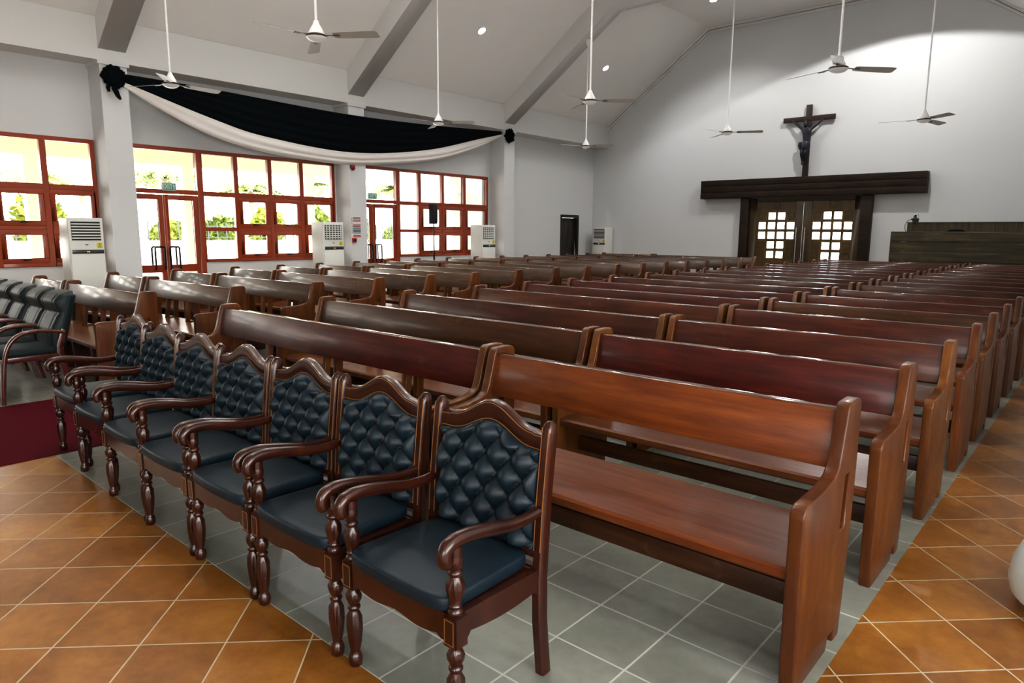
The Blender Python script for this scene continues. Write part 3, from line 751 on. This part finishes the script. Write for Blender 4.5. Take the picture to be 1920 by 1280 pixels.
ME['low'] = plate('seat_support', 'pew_wood', [(-.30, 0), (.06, 0), (.07, .405), (-.32, .405)], [], .04, .004, 'YZ')
def long_part(key, L, prof, m, bev):
    k = (key, round(L, 2))
    if k not in ME:
        bm = bmesh.new(); a = [bm.verts.new((0, y, z)) for y, z in prof]; b = [bm.verts.new((L, y, z)) for y, z in prof]
        n = len(prof)
        for i in range(n): bm.faces.new((a[i], a[(i + 1) % n], b[(i + 1) % n], b[i]))
        bm.faces.new(a[::-1]); bm.faces.new(b)
        ms = [m, 'pew_top'] if key[0] == 'b' else m
        ME[k] = finish(bm, key, ms, bevel=bev, smooth=35)
        if key[0] == 'b':
            for p in ME[k].polygons:
                if p.normal.z > .55: p.material_index = 1
    return ME[k]
BACK = [(-.042, .672), (-.001, .872), (.004, .878), (.046, .878), (.042, .86), (.0, .672)]
SEAT = [(-.385, .385), (-.395, .395), (-.395, .42), (-.385, .43), (-.30, .432), (-.15, .428), (.07, .440), (.07, .405), (-.30, .395)]
RAIL = [(-.205, .20), (-.175, .20), (-.175, .285), (-.205, .285)]
ORD = 'first second third fourth fifth sixth seventh eighth ninth tenth eleventh twelfth thirteenth fourteenth fifteenth sixteenth seventeenth'.split()
YR = [2.52, 3.43, 4.38, 5.36, 6.22, 7.10, 8.06, 9.02, 9.92, 10.90, 11.82, 12.76, 13.68, 14.64, 15.54, 16.48, 17.33]
L2x = [-9.02, -9.12, -9.24, -9.38, -9.47, -9.52, -9.6, -9.74, -9.83, -9.87] + [-9.9] * 7
L1x = [-10.22, -10.42, -10.6, -10.76, -10.88, -11.0, -11.22, -11.48, -11.55, -11.6] + [-11.62] * 7
def make_pew(x0, x1, y, label, sup, mat_='pew_wood'):
    t = thing('church_pew', label, 'pew', (x0, y, 0), 0, 'varnished wooden church pews in rows')
    L = x1 - x0
    e0 = obj('end_panel', ME['end'], t, (TH / 2, 0, 0)); e1 = obj('end_panel', ME['end'], t, (L - TH / 2, 0, 0))
    Li = L - 2 * TH + .01
    obj('backrest', long_part('backrest_' + mat_, Li, BACK, mat_, .004), t, (TH - .005, 0, 0))
    sm_ = 'pew_bright' if mat_ == 'pew_bright' else 'pew_seat'
    obj('seat', long_part('seat_' + sm_, Li, SEAT, sm_, 0), t, (TH - .005, 0, 0))
    obj('foot_rail', long_part('foot_rail', Li, RAIL, 'pew_wood', .004), t, (TH - .005, 0, 0))
    for s in sup:
        obj('back_support', ME['sup'], t, (s * L, 0, 0)); obj('seat_support', ME['low'], t, (s * L, 0, 0))
for r, y in enumerate(YR):
    o = ORD[r]; back = 'row nearest the entrance' if r == 16 else f'{o} row from the front'
    j = (random.random() - .5) * .03
    make_pew(L1x[r], L2x[r] - .035, y - .02 + j, f'short varnished pew at the window end, {back}', (.5,), 'pew_hazy')
    make_pew(L2x[r], -6.98 + (r < 3) * .12 - (r == 1) * .03, y + j * .5, f'long varnished pew directly left of the carpeted aisle, {back}', (.27, .52, .77), 'pew_hazy')
    lab = {0: 'long dark pew with scuffed back behind the tufted armchairs, first row from the front'}.get(r, f'long mahogany pew directly right of the carpeted aisle, {back}')
    make_pew(-5.28 + (random.random() - .5) * .03, -2.385, y + (random.random() - .5) * .02, lab, (.25, .5, .78))
    lab = {0: 'bright orange-brown short pew behind the last armchair, front row by the tiled aisle'}.get(r, f'short pew whose end panel lines the tiled right aisle, {back}')
    make_pew(-2.345, -.625 + (random.random() - .5) * .02, y - (.02 if r == 0 else 0) + (random.random() - .5) * .02, lab, (), 'pew_bright' if r == 0 else 'pew_wood')

# ------------------------------------------------------------------ red carpet runner down the aisle
bm = bmesh.new(); box(bm, -6.90, -5.145, -2.0, 1.95, .001, .005); box(bm, -6.75, -5.34, 1.95, 18.6, .001, .005)
tag(obj('carpet_runner', finish(bm, 'carpet_runner', 'carpet_red')), 'dark red carpet runner laid along the centre aisle', 'carpet')

# ------------------------------------------------------------------ tufted armchairs
LEG = [(z, r * .78) for z, r in [(0, .020), (.006, .029), (.03, .031), (.045, .026), (.05, .021), (.06, .022), (.09, .027), (.14, .033), (.185, .032), (.20, .024), (.207, .021), (.215, .028), (.222, .028), (.228, .021), (.245, .030), (.262, .033), (.275, .028), (.283, .021), (.295, .021)]]
POST = [(z, r * .76) for z, r in [(.385, .022), (.392, .031), (.402, .031), (.41, .022), (.418, .027), (.425, .022), (.44, .026), (.465, .034), (.485, .034), (.503, .024), (.508, .021), (.515, .029), (.522, .029), (.528, .021), (.545, .028), (.56, .029), (.575, .022), (.59, .02)]]
zc = lambda x: .838 + .068 * (.5 + .5 * math.cos(PI * min(1, abs(x) / .19))) ** 1.1 - .004 * (abs(x) > .2)
def crest_top(x): return zc(x)
def crest_low(x): return .772 + .060 * (.5 + .5 * math.cos(PI * min(1, abs(x) / .19))) ** 1.1
ystile = lambda z: interp([(0, .405), (.2, .383), (.36, .380), (.6, .395), (.9, .428)], z)
def make_armchair():
    t = thing('tufted_armchair', 'x', 'armchair', group='tufted leather armchairs in the front row')
    lob = lambda z: .09 if (.06 < z < .195 or .24 < z < .27 or .43 < z < .50) else 0
    for s in (-1, 1):
        bm = bmesh.new(); x = s * .249
        lathe(bm, LEG, 32, (x, 0, 0), lobes=lob); lathe(bm, POST, 32, (x, 0, 0), lobes=lob)
        bm2 = bmesh.new(); box(bm2, x - .027, x + .027, -.027, .027, .29, .39)
        bmesh.ops.bevel(bm2, geom=bm2.edges[:], offset=.005, segments=2, affect='EDGES')
        tmp = bpy.data.meshes.new('t'); bm2.to_mesh(tmp); bm2.free(); bm.from_mesh(tmp); bpy.data.meshes.remove(tmp)
        for a, b, c, d in ((x - .019, x + .019, .303, .3045), (x - .019, x + .019, .3765, .378), (x - .019, x - .0175, .3045, .3765), (x + .0175, x + .019, .3045, .3765)):
            box(bm, a, b, -.0282, -.026, c, d, 1)
        obj('front_leg', finish(bm, 'front_leg', ['chair_wood', 'inlay'], smooth=50), t)
        bm = bmesh.new()
        pts = [(s * .255, ystile(z), z) for z in (0, .06, .13, .2, .28, .36, .45, .55, .65, .75, .84)]
        pts += [(s * .255, ystile(.866), .866), (s * .255, ystile(.878), .878)]
        k = len(pts); sweep(bm, pts, [.019] * (k - 2) + [.016, .007], [.024] * (k - 2) + [.018, .008], n=8, sq=.35)
        for q in (-.013, .013):
            sweep(bm, [(s * .255 + q, ystile(z) - .0235, z) for z in (.45, .6, .75, .86)], .0018, n=4, mi=1)
        obj('rear_leg', finish(bm, 'rear_leg', ['chair_wood', 'inlay'], smooth=40), t)
        bm = bmesh.new()
        P = spline([(s * .253, .40, .590), (s * .252, .33, .580), (s * .252, .24, .583), (s * .252, .15, .600), (s * .251, .06, .615), (s * .250, -.005, .615), (s * .249, -.036, .600), (s * .249, -.044, .572), (s * .249, -.034, .552)], 4)
        n_ = len(P); R1 = [.0165 + .006 * min(1, max(0, i / n_ - .15) * 2) for i in range(n_)]
        R2 = [.017 + .006 * math.sin(PI * i / n_) for i in range(n_)]; R1[-1] = .018; R2[-1] = .010
        sweep(bm, P, R1, R2, n=14)
        sweep(bm, [(s * .249, 0, .57), (s * .249, 0, .60)], .021, n=12)
        obj('arm', finish(bm, 'arm', 'chair_wood', smooth=60), t)
    # seat frame with a scalloped apron
    bm = bmesh.new()
    def apron(P0, P1, th, amp):
        P0, P1 = Vector(P0), Vector(P1); dv = P1 - P0; nrm = Vector((dv.y, -dv.x, 0)).normalized() * th
        n = 24; tp, bt = [], []
        for i in range(n + 1):
            u = i / n; p = P0 + dv * u
            zz = .330 - amp * math.sin(PI * u) ** .7 + .022 * math.exp(-((u - .5) / .18) ** 2) * (amp > .02)
            if u < .06 or u > .94: zz = .305
            tp.append((p, .392)); bt.append((p, zz))
        rows = []
        for (p, z1), (_, z0) in zip(tp, bt):
            rows.append([bm.verts.new((p.x + o.x, p.y + o.y, z)) for o, z in ((nrm, z0), (nrm, z1), (-nrm, z1), (-nrm, z0))])
        for a, b in zip(rows, rows[1:]):
            for i in range(4): bm.faces.new((a[i], a[(i + 1) % 4], b[(i + 1) % 4], b[i]))
        bm.faces.new(rows[0]); bm.faces.new(rows[-1])
    apron((-.228, -.008, 0), (.228, -.008, 0), .014, .038)
    apron((-.250, .02, 0), (-.253, .37, 0), .014, .02); apron((.250, .02, 0), (.253, .37, 0), .014, .02)
    box(bm, -.245, .245, .366, .392, .32, .392); box(bm, -.247, .247, .0, .37, .372, .388)
    obj('seat_frame', finish(bm, 'seat_frame', 'chair_wood', smooth=40), t)
    # cushion
    bm = bmesh.new(); n = 28; U2 = 40
    rows = []
    def sup(ang, e): c, d = math.cos(ang), math.sin(ang); return math.copysign(abs(c) ** e, c), math.copysign(abs(d) ** e, d)
    for k in range(n + 1):
        ph = -PI / 2 + PI * k / n
        cz, sz_ = sup(ph, .35); row = []
        for i in range(U2):
            cx_, cy_ = sup(2 * PI * i / U2, .22)
            yy = cy_ * cz; xx = cx_ * cz
            hw = .234 - .010 * yy
            bulge = .010 * max(0, 1 - xx * xx) * max(0, 1 - yy * yy) if sz_ > 0 else 0
            front = -.014 * (1 - xx * xx) * (yy < 0) * abs(yy) ** 3
            row.append(bm.verts.new((xx * hw, .172 + yy * .205 + front, .414 + sz_ * .031 + bulge)))
        rows.append(row)
    for a, b in zip(rows, rows[1:]):
        for i in range(U2): bm.faces.new((a[i], a[(i + 1) % U2], b[(i + 1) % U2], b[i]))
    obj('seat', finish(bm, 'seat', 'leather', smooth=70), t)
    # camel-back crest rail with inlay lines
    xs = [-.238 + .476 * i / 40 for i in range(41)]
    bm = bmesh.new(); rows = []
    for x in xs:
        a, b = crest_low(x), crest_top(x); yb = .425 + .012 * (1 - (x / .245) ** 2)
        rows.append([bm.verts.new(p) for p in ((x, yb - .018, a + .002), (x, yb - .024, (a + b) / 2), (x, yb - .018, b - .005), (x, yb - .008, b), (x, yb + .014, b - .002), (x, yb + .016, a))])
    for a, b in zip(rows, rows[1:]):
        for i in range(6): bm.faces.new((a[i], a[(i + 1) % 6], b[(i + 1) % 6], b[i]))
    bm.faces.new(rows[0]); bm.faces.new(rows[-1])
    for f in (lambda x: crest_low(x) + .008, lambda x: crest_top(x) - .010):
        sweep(bm, [(x, .425 + .012 * (1 - (x / .245) ** 2) - .0205, f(x)) for x in xs], .0018, n=4, mi=1, up=Vector((0, 0, 1)))
    obj('crest_rail', finish(bm, 'crest_rail', ['chair_wood', 'inlay'], smooth=50), t)
    bm = bmesh.new(); box(bm, -.238, .238, .370, .400, .418, .446)
    obj('back_rail', finish(bm, 'back_rail', 'chair_wood', bevel=.005), t)
    # deep buttoned back
    bm = bmesh.new(); U, V = 72, 72; g = []; bk = []
    for i in range(U + 1):
        x = -.236 + .472 * i / U; row = []; rw2 = []
        zt = crest_low(x) + .006
        for j in range(V + 1):
            v = j / V; z = .440 + (zt - .440) * v
            a = .112; b_ = .132
            p = x / a + (z - .60 - .06 * 0) / b_; q = x / a - (z - .60) / b_
            h = (abs(math.sin(PI * p)) * abs(math.sin(PI * q))) ** .5
            e = min(i, U - i) / U * 2; e2 = min(j, V - j) / V * 2
            edge = min(1, e / .12, e2 / .10) ** .5
            y = ystile(z) + .002 - .004 - .044 * h * (.35 + .65 * edge) * edge ** .3 - .012 * edge
            row.append(bm.verts.new((x, y, z))); rw2.append(bm.verts.new((x, ystile(z) + .012, z)))
        g.append(row); bk.append(rw2)
    for i in range(U):
        for j in range(V):
            bm.faces.new((g[i][j], g[i + 1][j], g[i + 1][j + 1], g[i][j + 1]))
    for i in range(0, U):
        for j in range(0, V): bm.faces.new((bk[i][j], bk[i][j + 1], bk[i + 1][j + 1], bk[i + 1][j]))
    obj('back_panel', finish(bm, 'back_panel', 'leather', smooth=75), t)
    return t
ac0 = make_armchair()
AX = [(-1.575, 1.27), (-2.165, 1.262), (-2.73, 1.262), (-3.285, 1.262), (-3.835, 1.275), (-4.39, 1.305), (-4.94, 1.345)]
AX = [(x - .004 * i, y + (.10 if i == 6 else 0) * 0) for i, (x, y) in enumerate(AX)]
AL = ['tufted blue-black leather armchair, nearest of seven, in front of the bright orange pew', 'tufted dark leather armchair, second of the seven from the near end',
      'tufted dark leather armchair, third of the seven from the near end', 'tufted dark leather armchair, middle one of the seven in the row',
      'tufted dark leather armchair, third of the seven from the carpet end', 'tufted dark leather armchair, second of the seven from the carpet end', 'tufted dark leather armchair at the carpet end, standing on the red runner edge']
for i, ((x, y), lab) in enumerate(zip(AX, AL)):
    t = ac0 if i == 0 else copy_tree(ac0)
    t.location = (x, y, .008 if i == 6 else 0); t['label'] = lab; t.rotation_euler = (0, 0, math.radians((0, .3, -.4, .3, -.5, .5, 0)[i]))

# ------------------------------------------------------------------ padded guest chairs at far left
def make_guest():
    t = thing('padded_chair', 'x', 'chair', group='padded leather chairs with bentwood arms')
    for s in (-1, 1):
        x = s * .238
        bm = bmesh.new(); P = spline([(x, -.03, 0), (x, -.012, .2), (x, .01, .38), (x, .05, .50), (x, .12, .575), (x, .22, .603), (x, .34, .60), (x, .47, .575)], 5)
        sweep(bm, P, .026, .017, n=10, sq=.6); obj('arm', finish(bm, 'arm', 'guest_wood', smooth=50), t)
        bm = bmesh.new(); sweep(bm, [(x * .94, .475, .60), (x * .94, .43, .45), (x * .94, .43, .34), (x * .94, .52, 0)], [.018, .022, .022, .02], [.026, .03, .034, .024], n=10, sq=.6)
        obj('rear_leg', finish(bm, 'rear_leg', 'guest_wood', smooth=50), t)
    obj('seat_frame', bxm('seat_frame', 'guest_wood', (-.245, -.215, .03, .44, .345, .395), (.215, .245, .03, .44, .345, .395), (-.215, .215, .03, .06, .345, .39), (-.215, .215, .40, .43, .345, .39), bevel=.006), t)
    obj('seat', bxm('seat', 'green_leather', (-.212, .212, -.02, .43, .375, .46), bevel=.034, seg=4), t)
    # ergonomic back: headrest roll, waist, lumbar pad
    bm = bmesh.new(); V, U = 40, 24; fr, bk = [], []
    for j in range(V + 1):
        v = j / V; z = .43 + .50 * v
        yc = .44 + .10 * v + .03 * v * v
        hw = .205 + .015 * math.sin(PI * v) - .03 * max(0, (v - .9) / .1) ** 2
        thick = .060 + .048 * math.exp(-((v - .83) / .12) ** 2) + .030 * math.exp(-((v - .30) / .2) ** 2) - .016 * math.exp(-((v - .62) / .04) ** 2)
        if v > .94: thick *= max(.1, 1 - ((v - .94) / .06) ** 2)
        r1, r2 = [], []
        for i in range(U + 1):
            u = -1 + 2 * i / U; x = u * hw
            rim = 1 - max(0, (abs(u) - .8) / .2) ** 3
            seam = .018 * math.exp(-((abs(u) - .62) / .035) ** 2)
            r1.append(bm.verts.new((x, yc - thick * max(0, rim) ** .5 + seam, z))); r2.append(bm.verts.new((x, yc + .055 * max(0, rim) ** .5 * (1 if v < .95 else .5), z)))
        fr.append(r1); bk.append(r2)
    for j in range(V):
        for i in range(U):
            bm.faces.new((fr[j][i], fr[j][i + 1], fr[j + 1][i + 1], fr[j + 1][i])); bm.faces.new((bk[j][i], bk[j + 1][i], bk[j + 1][i + 1], bk[j][i + 1]))
    for i in range(U):
        bm.faces.new((fr[0][i], bk[0][i], bk[0][i + 1], fr[0][i + 1])); bm.faces.new((fr[V][i], fr[V][i + 1], bk[V][i + 1], bk[V][i]))
    for j in range(V):
        bm.faces.new((fr[j][0], fr[j + 1][0], bk[j + 1][0], bk[j][0])); bm.faces.new((fr[j][U], bk[j][U], bk[j + 1][U], fr[j + 1][U]))
    b = obj('backrest', finish(bm, 'backrest', 'green_leather', smooth=75), t)
    bm = bmesh.new()
    for s in (-1, 1):
        sweep(bm, [(s * .212, .44 + .10 * v + .03 * v * v - .012, .43 + .5 * v) for v in [k / 14 for k in range(1, 14)]], .006, n=6)
    obj('piping', finish(bm, 'piping', 'leather_piping'), b)
    return t
g0 = make_guest()
GL = ['padded black leather chair with curved wooden arms at the red carpet edge', 'padded leather bentwood-arm chair, second from the red carpet', 'padded leather bentwood-arm chair, third from the red carpet', 'padded leather bentwood-arm chair, fourth from the red carpet', 'padded leather bentwood-arm chair cut off at the picture edge, fifth from the carpet']
for i, lab in enumerate(GL):
    t = g0 if i == 0 else copy_tree(g0)
    t.location = (-7.21 - .545 * i, 1.415 + .01 * (i % 2), 0); t['label'] = lab; t.rotation_euler = (0, 0, math.radians((2, 0, -1, 1, 0)[i]))

# ------------------------------------------------------------------ white object at the right edge
t = thing('white_pedestal', 'smooth white rounded pedestal cut off at the right edge of the picture', 'pedestal', (.155, 3.385, 0))
bm = bmesh.new(); lathe(bm, [(.04, .30), (.055, .345), (.10, .355), (.18, .345), (.25, .315), (.31, .26), (.36, .17), (.39, .10), (.55, .075), (.64, .10), (.66, .14), (.665, .0)], 40); obj('body', finish(bm, 'body', 'aqua_white', smooth=50), t)
for i in range(4):
    a = i * PI / 2 + 3.3; bm = bmesh.new(); lathe(bm, [(0, .028), (.05, .034), (.06, .034)], 12, (.28 * math.cos(a), .28 * math.sin(a), 0)); obj('foot', finish(bm, 'foot', 'aqua_white'), t)

# ------------------------------------------------------------------ outside
bm = bmesh.new(); quad(bm, -90, 40, -40, 80, -.03, 0)
tag(obj('ground_outside', finish(bm, 'ground_outside', 'ground_white', smooth=0)), 'pale paving outside the windows', 'ground', kind='structure')
tag(obj('porch_roof', bxm('porch_roof', 'porch_cream', (-17.0, -13.4, FY, 13.3, 3.35, 3.5), (-16.65, -16.35, FY, 13.3, 2.93, 3.35))), 'cream porch roof and edge beam outside the windows', 'roof', kind='structure')
for i, y in enumerate((-2.2, .95, 4.02, 7.10, 10.3)):
    tag(obj('porch_column', bxm('porch_column', 'porch_cream', (-16.62, -16.38, y, y + .26, -.03, 2.94))), f'cream porch column outside, {ORD[i]} along the porch', 'column', kind='structure')
tag(obj('porch_wall', bxm('porch_wall', 'cream_blind', (-19.3, -19.2, 15.8, 32, -.03, 4.2))), 'cream outer wall seen through the last window', 'wall', kind='structure')
FXx = -26.0
bm = bmesh.new(); box(bm, FXx - .2, FXx, -14, 46, -.03, 1.05); box(bm, FXx - .23, FXx + .03, -14, 46, 1.05, 1.1)
fw_ = thing('garden_fence', 'low white wall with black iron railings beyond the porch', 'fence')
obj('low_wall', finish(bm, 'low_wall', 'fence_wall', smooth=0), fw_)
bm = bmesh.new()
for k in range(150):
    y = -12 + k * .36; box(bm, FXx - .115, FXx - .08, y, y + .04, 1.1, 1.78)
box(bm, FXx - .12, FXx - .085, -14, 46, 1.2, 1.23); box(bm, FXx - .12, FXx - .085, -14, 46, 1.62, 1.65)
r = obj('railing', finish(bm, 'railing', 'fence_iron', smooth=0), fw_)
def leafy(bm, c, rx, ry, rz, n, s, rng):
    for _ in range(n):
        d = Vector((rng.gauss(0, 1), rng.gauss(0, 1), rng.gauss(0, 1))).normalized() * rng.random() ** .4
        p = Vector((c[0] + d.x * rx, c[1] + d.y * ry, c[2] + d.z * rz))
        a = Vector((rng.uniform(-1, 1), rng.uniform(-1, 1), rng.uniform(-1, 1))).normalized() * s; b = a.orthogonal().normalized() * s * .4
        bm.faces.new([bm.verts.new(p + q) for q in (-a, b, a, -b)])
rng = random.Random(3)
SH = [(-27.3, 1.5, 1.9), (-27.5, 3.5, 2.5), (-27.2, 5.2, 2.3), (-27.4, 7.0, 2.5), (-27.3, 9.2, 1.9), (-27.5, 11.3, 1.7), (-27.2, 13.2, 1.9), (-27.4, 15.3, 2.3), (-27.5, 17.6, 2.4), (-27.3, 20.0, 2.0), (-27.4, 22.4, 1.7)]
for i, (x, y, h) in enumerate(SH):
    t = thing('garden_shrub', f'yellow-green shrub behind the railings, {ORD[i]} along the fence', 'shrub', (x, y, -.03), 0, 'shrubs behind the garden fence')
    bm = bmesh.new(); leafy(bm, (0, 0, h * .68), .6, .80, h * .42, 700, .20, rng); obj('foliage', finish(bm, 'foliage', 'leaf_yellow' if i % 2 else 'leaf_green', smooth=0), t)
    bm = bmesh.new()
    for k in range(4): sweep(bm, [(rng.uniform(-.1, .1), rng.uniform(-.2, .2), 0), (rng.uniform(-.3, .3), rng.uniform(-.4, .4), h * .6)], .03, n=5)
    obj('stem', finish(bm, 'stem', 'bark'), t)
PALMS = [(-29, 7.2, 3.3), (-29, 11.8, 3.6), (-29.5, 15.7, 3.3), (-29, 19.7, 3.6), (-29.4, 24.0, 3.7), (-34, 10.3, 3.2), (-29.5, 3.1, 3.2)]
for i, (x, y, h) in enumerate(PALMS):
    t = thing('palm_tree', f'palm tree with arching yellow-green fronds outside, {ORD[i]} planted', 'palm tree', (x, y, -.03), 0, 'palm trees beyond the fence')
    bm = bmesh.new(); sweep(bm, [(0, 0, 0), (.05, .03, h * .5), (0, .05, h)], [.16, .12, .10], n=10); obj('trunk', finish(bm, 'trunk', 'bark'), t)
    for k in range(15):
        a = k * 2 * PI / 15 + rng.uniform(-.2, .2); Lf = rng.uniform(1.4, 1.85); rise = rng.uniform(.2, .75)
        bm = bmesh.new(); prev = None
        for q in range(13):
            u = q / 12; r_ = Lf * u; z = h + rise * 2.2 * u - 1.9 * rise * u * u - .5 * u * u
            c = Vector((r_ * math.cos(a), r_ * math.sin(a), z)); w = .30 * math.sin(PI * min(1, u * .9 + .1)) ** .7
            sd = Vector((-math.sin(a), math.cos(a), 0))
            if prev is not None and q % 1 == 0:
                pc = prev
                for s in (-1, 1):
                    bm.faces.new([bm.verts.new(v) for v in (pc, c, c + sd * s * w + Vector((0, 0, -w * .5)), pc.lerp(c, .3) + sd * s * w + Vector((0, 0, -w * .5)))])
            prev = c
        obj('frond', finish(bm, 'frond', 'leaf_yellow' if k % 2 else 'leaf_green', smooth=0), t)

# ------------------------------------------------------------------ light
w = bpy.data.worlds.new('world'); sc.world = w; w.use_nodes = True
nt = w.node_tree; nt.nodes.clear(); n = N(nt)
out = n.new('ShaderNodeOutputWorld'); bg = n.new('ShaderNodeBackground'); n.link(bg.outputs[0], out.inputs[0])
co = n.coord('Generated'); sz = n.new('ShaderNodeSeparateXYZ'); n.link(co, sz.inputs[0])
n.link(n.ramp(n.math('MULTIPLY_ADD', sz.outputs[2], .5, .5), [(.45, (.95, .93, .88)), (.6, (1.0, .98, .94)), (1.0, (.80, .90, 1.0))]), bg.inputs[0])
bg.inputs[1].default_value = 8.5
def lamp(kind, name, loc, rot, energy, color=(1, 1, 1), **k):
    l = bpy.data.lights.new(name, kind); l.energy = energy; l.color = color
    for a, v in k.items(): setattr(l, a, v)
    o = bpy.data.objects.new(name, l); COL.objects.link(o); o.location = loc; o.rotation_euler = rot
    return o
lamp('SUN', 'sun', (0, 30, 30), (math.radians(-29), math.radians(22), 0), 6, (1, .97, .92), angle=.01)
def portal(loc, rot, sx, sy):
    o = lamp('AREA', 'window_portal', loc, rot, 1, shape='RECTANGLE', size=sx, size_y=sy)
    o.data.cycles.is_portal = True
for y0, y1 in ((-.14, 4.3), (4.74, 9.08), (9.58, 14.05), (-4.9, -.6)):
    portal((WX - .25, (y0 + y1) / 2, (SILL + HEAD) / 2 - (.4 if y0 > 4 else 0)), (0, -PI / 2, 0), 2.2 if y0 < 4 else 3.0, y1 - y0)
portal((4.2, -.5, 2.2), (0, PI / 2, 0), 2.4, 6)
portal((1.7, FY - .25, 1.95), (PI / 2, 0, 0), 3, 2.1)
for x, y in ((-8.4, 2.5), (-4.6, 2.5), (-8.4, 7.0), (-4.6, 7.0)):
    lamp('SPOT', 'ceiling_fill_lamp', (x, y, 5.6), (PI, 0, 0), 260, (1, .98, .95), spot_size=math.radians(165), spot_blend=.8, shadow_soft_size=.05)  # added spots without any fixture, brightening the ceiling
lamp('AREA', 'ceiling_bounce_fill', (-6.4, 8.5, 2.35), (PI, 0, 0), 85, (1, .98, .95), shape='RECTANGLE', size=10, size_y=15)  # added upward fill in place of light bounced off the floor
# ceiling downlights; those lacking a fixture are added to light the room evenly
for x, y in ((-8.3, 17.0), (-4.4, 11.8), (-8.3, 11.8), (-4.4, 6.8), (-8.3, 6.8), (-4.4, 1.9), (-8.3, 1.9)):
    lamp('SPOT', 'downlight_fill_lamp', (x, y, ZF - .05), (0, 0, 0), 120, (1, .97, .92), spot_size=math.radians(130), spot_blend=.5, shadow_soft_size=.08)
for x, y in ((-11.26, 11.72), (-11.20, 16.6), (-11.26, 7.0)):
    lamp('SPOT', 'downlight_fill_lamp', (x + .04, y, slope_z(x) - .06), (0, -SL, 0), 90, (.93, .97, 1), spot_size=math.radians(150), spot_blend=.6, shadow_soft_size=.08)
lamp('SPOT', 'gable_lamp', (-4.25, BY - 2.7, ZF - .06), (0, 0, 0), 400, (1, .98, .95), spot_size=math.radians(139), spot_blend=.06, shadow_soft_size=.1)

sc.view_settings.view_transform = 'Standard'; sc.view_settings.look = 'None'
sc.view_settings.exposure = 0.55; sc.view_settings.gamma = 1.0
sc.view_settings.use_curve_mapping = True
cm = sc.view_settings.curve_mapping; cv = cm.curves[3]
for p in ((.03, .021), (.10, .085), (.30, .31), (.60, .66)): cv.points.new(*p)
cm.update()
sc.render.film_transparent = False
sc.cycles.use_denoising = True
sc.cycles.max_bounces = 8; sc.cycles.diffuse_bounces = 4; sc.cycles.glossy_bounces = 3; sc.cycles.transparent_max_bounces = 12
sc.cycles.sample_clamp_indirect = 8; sc.cycles.caustics_reflective = False; sc.cycles.caustics_refractive = False
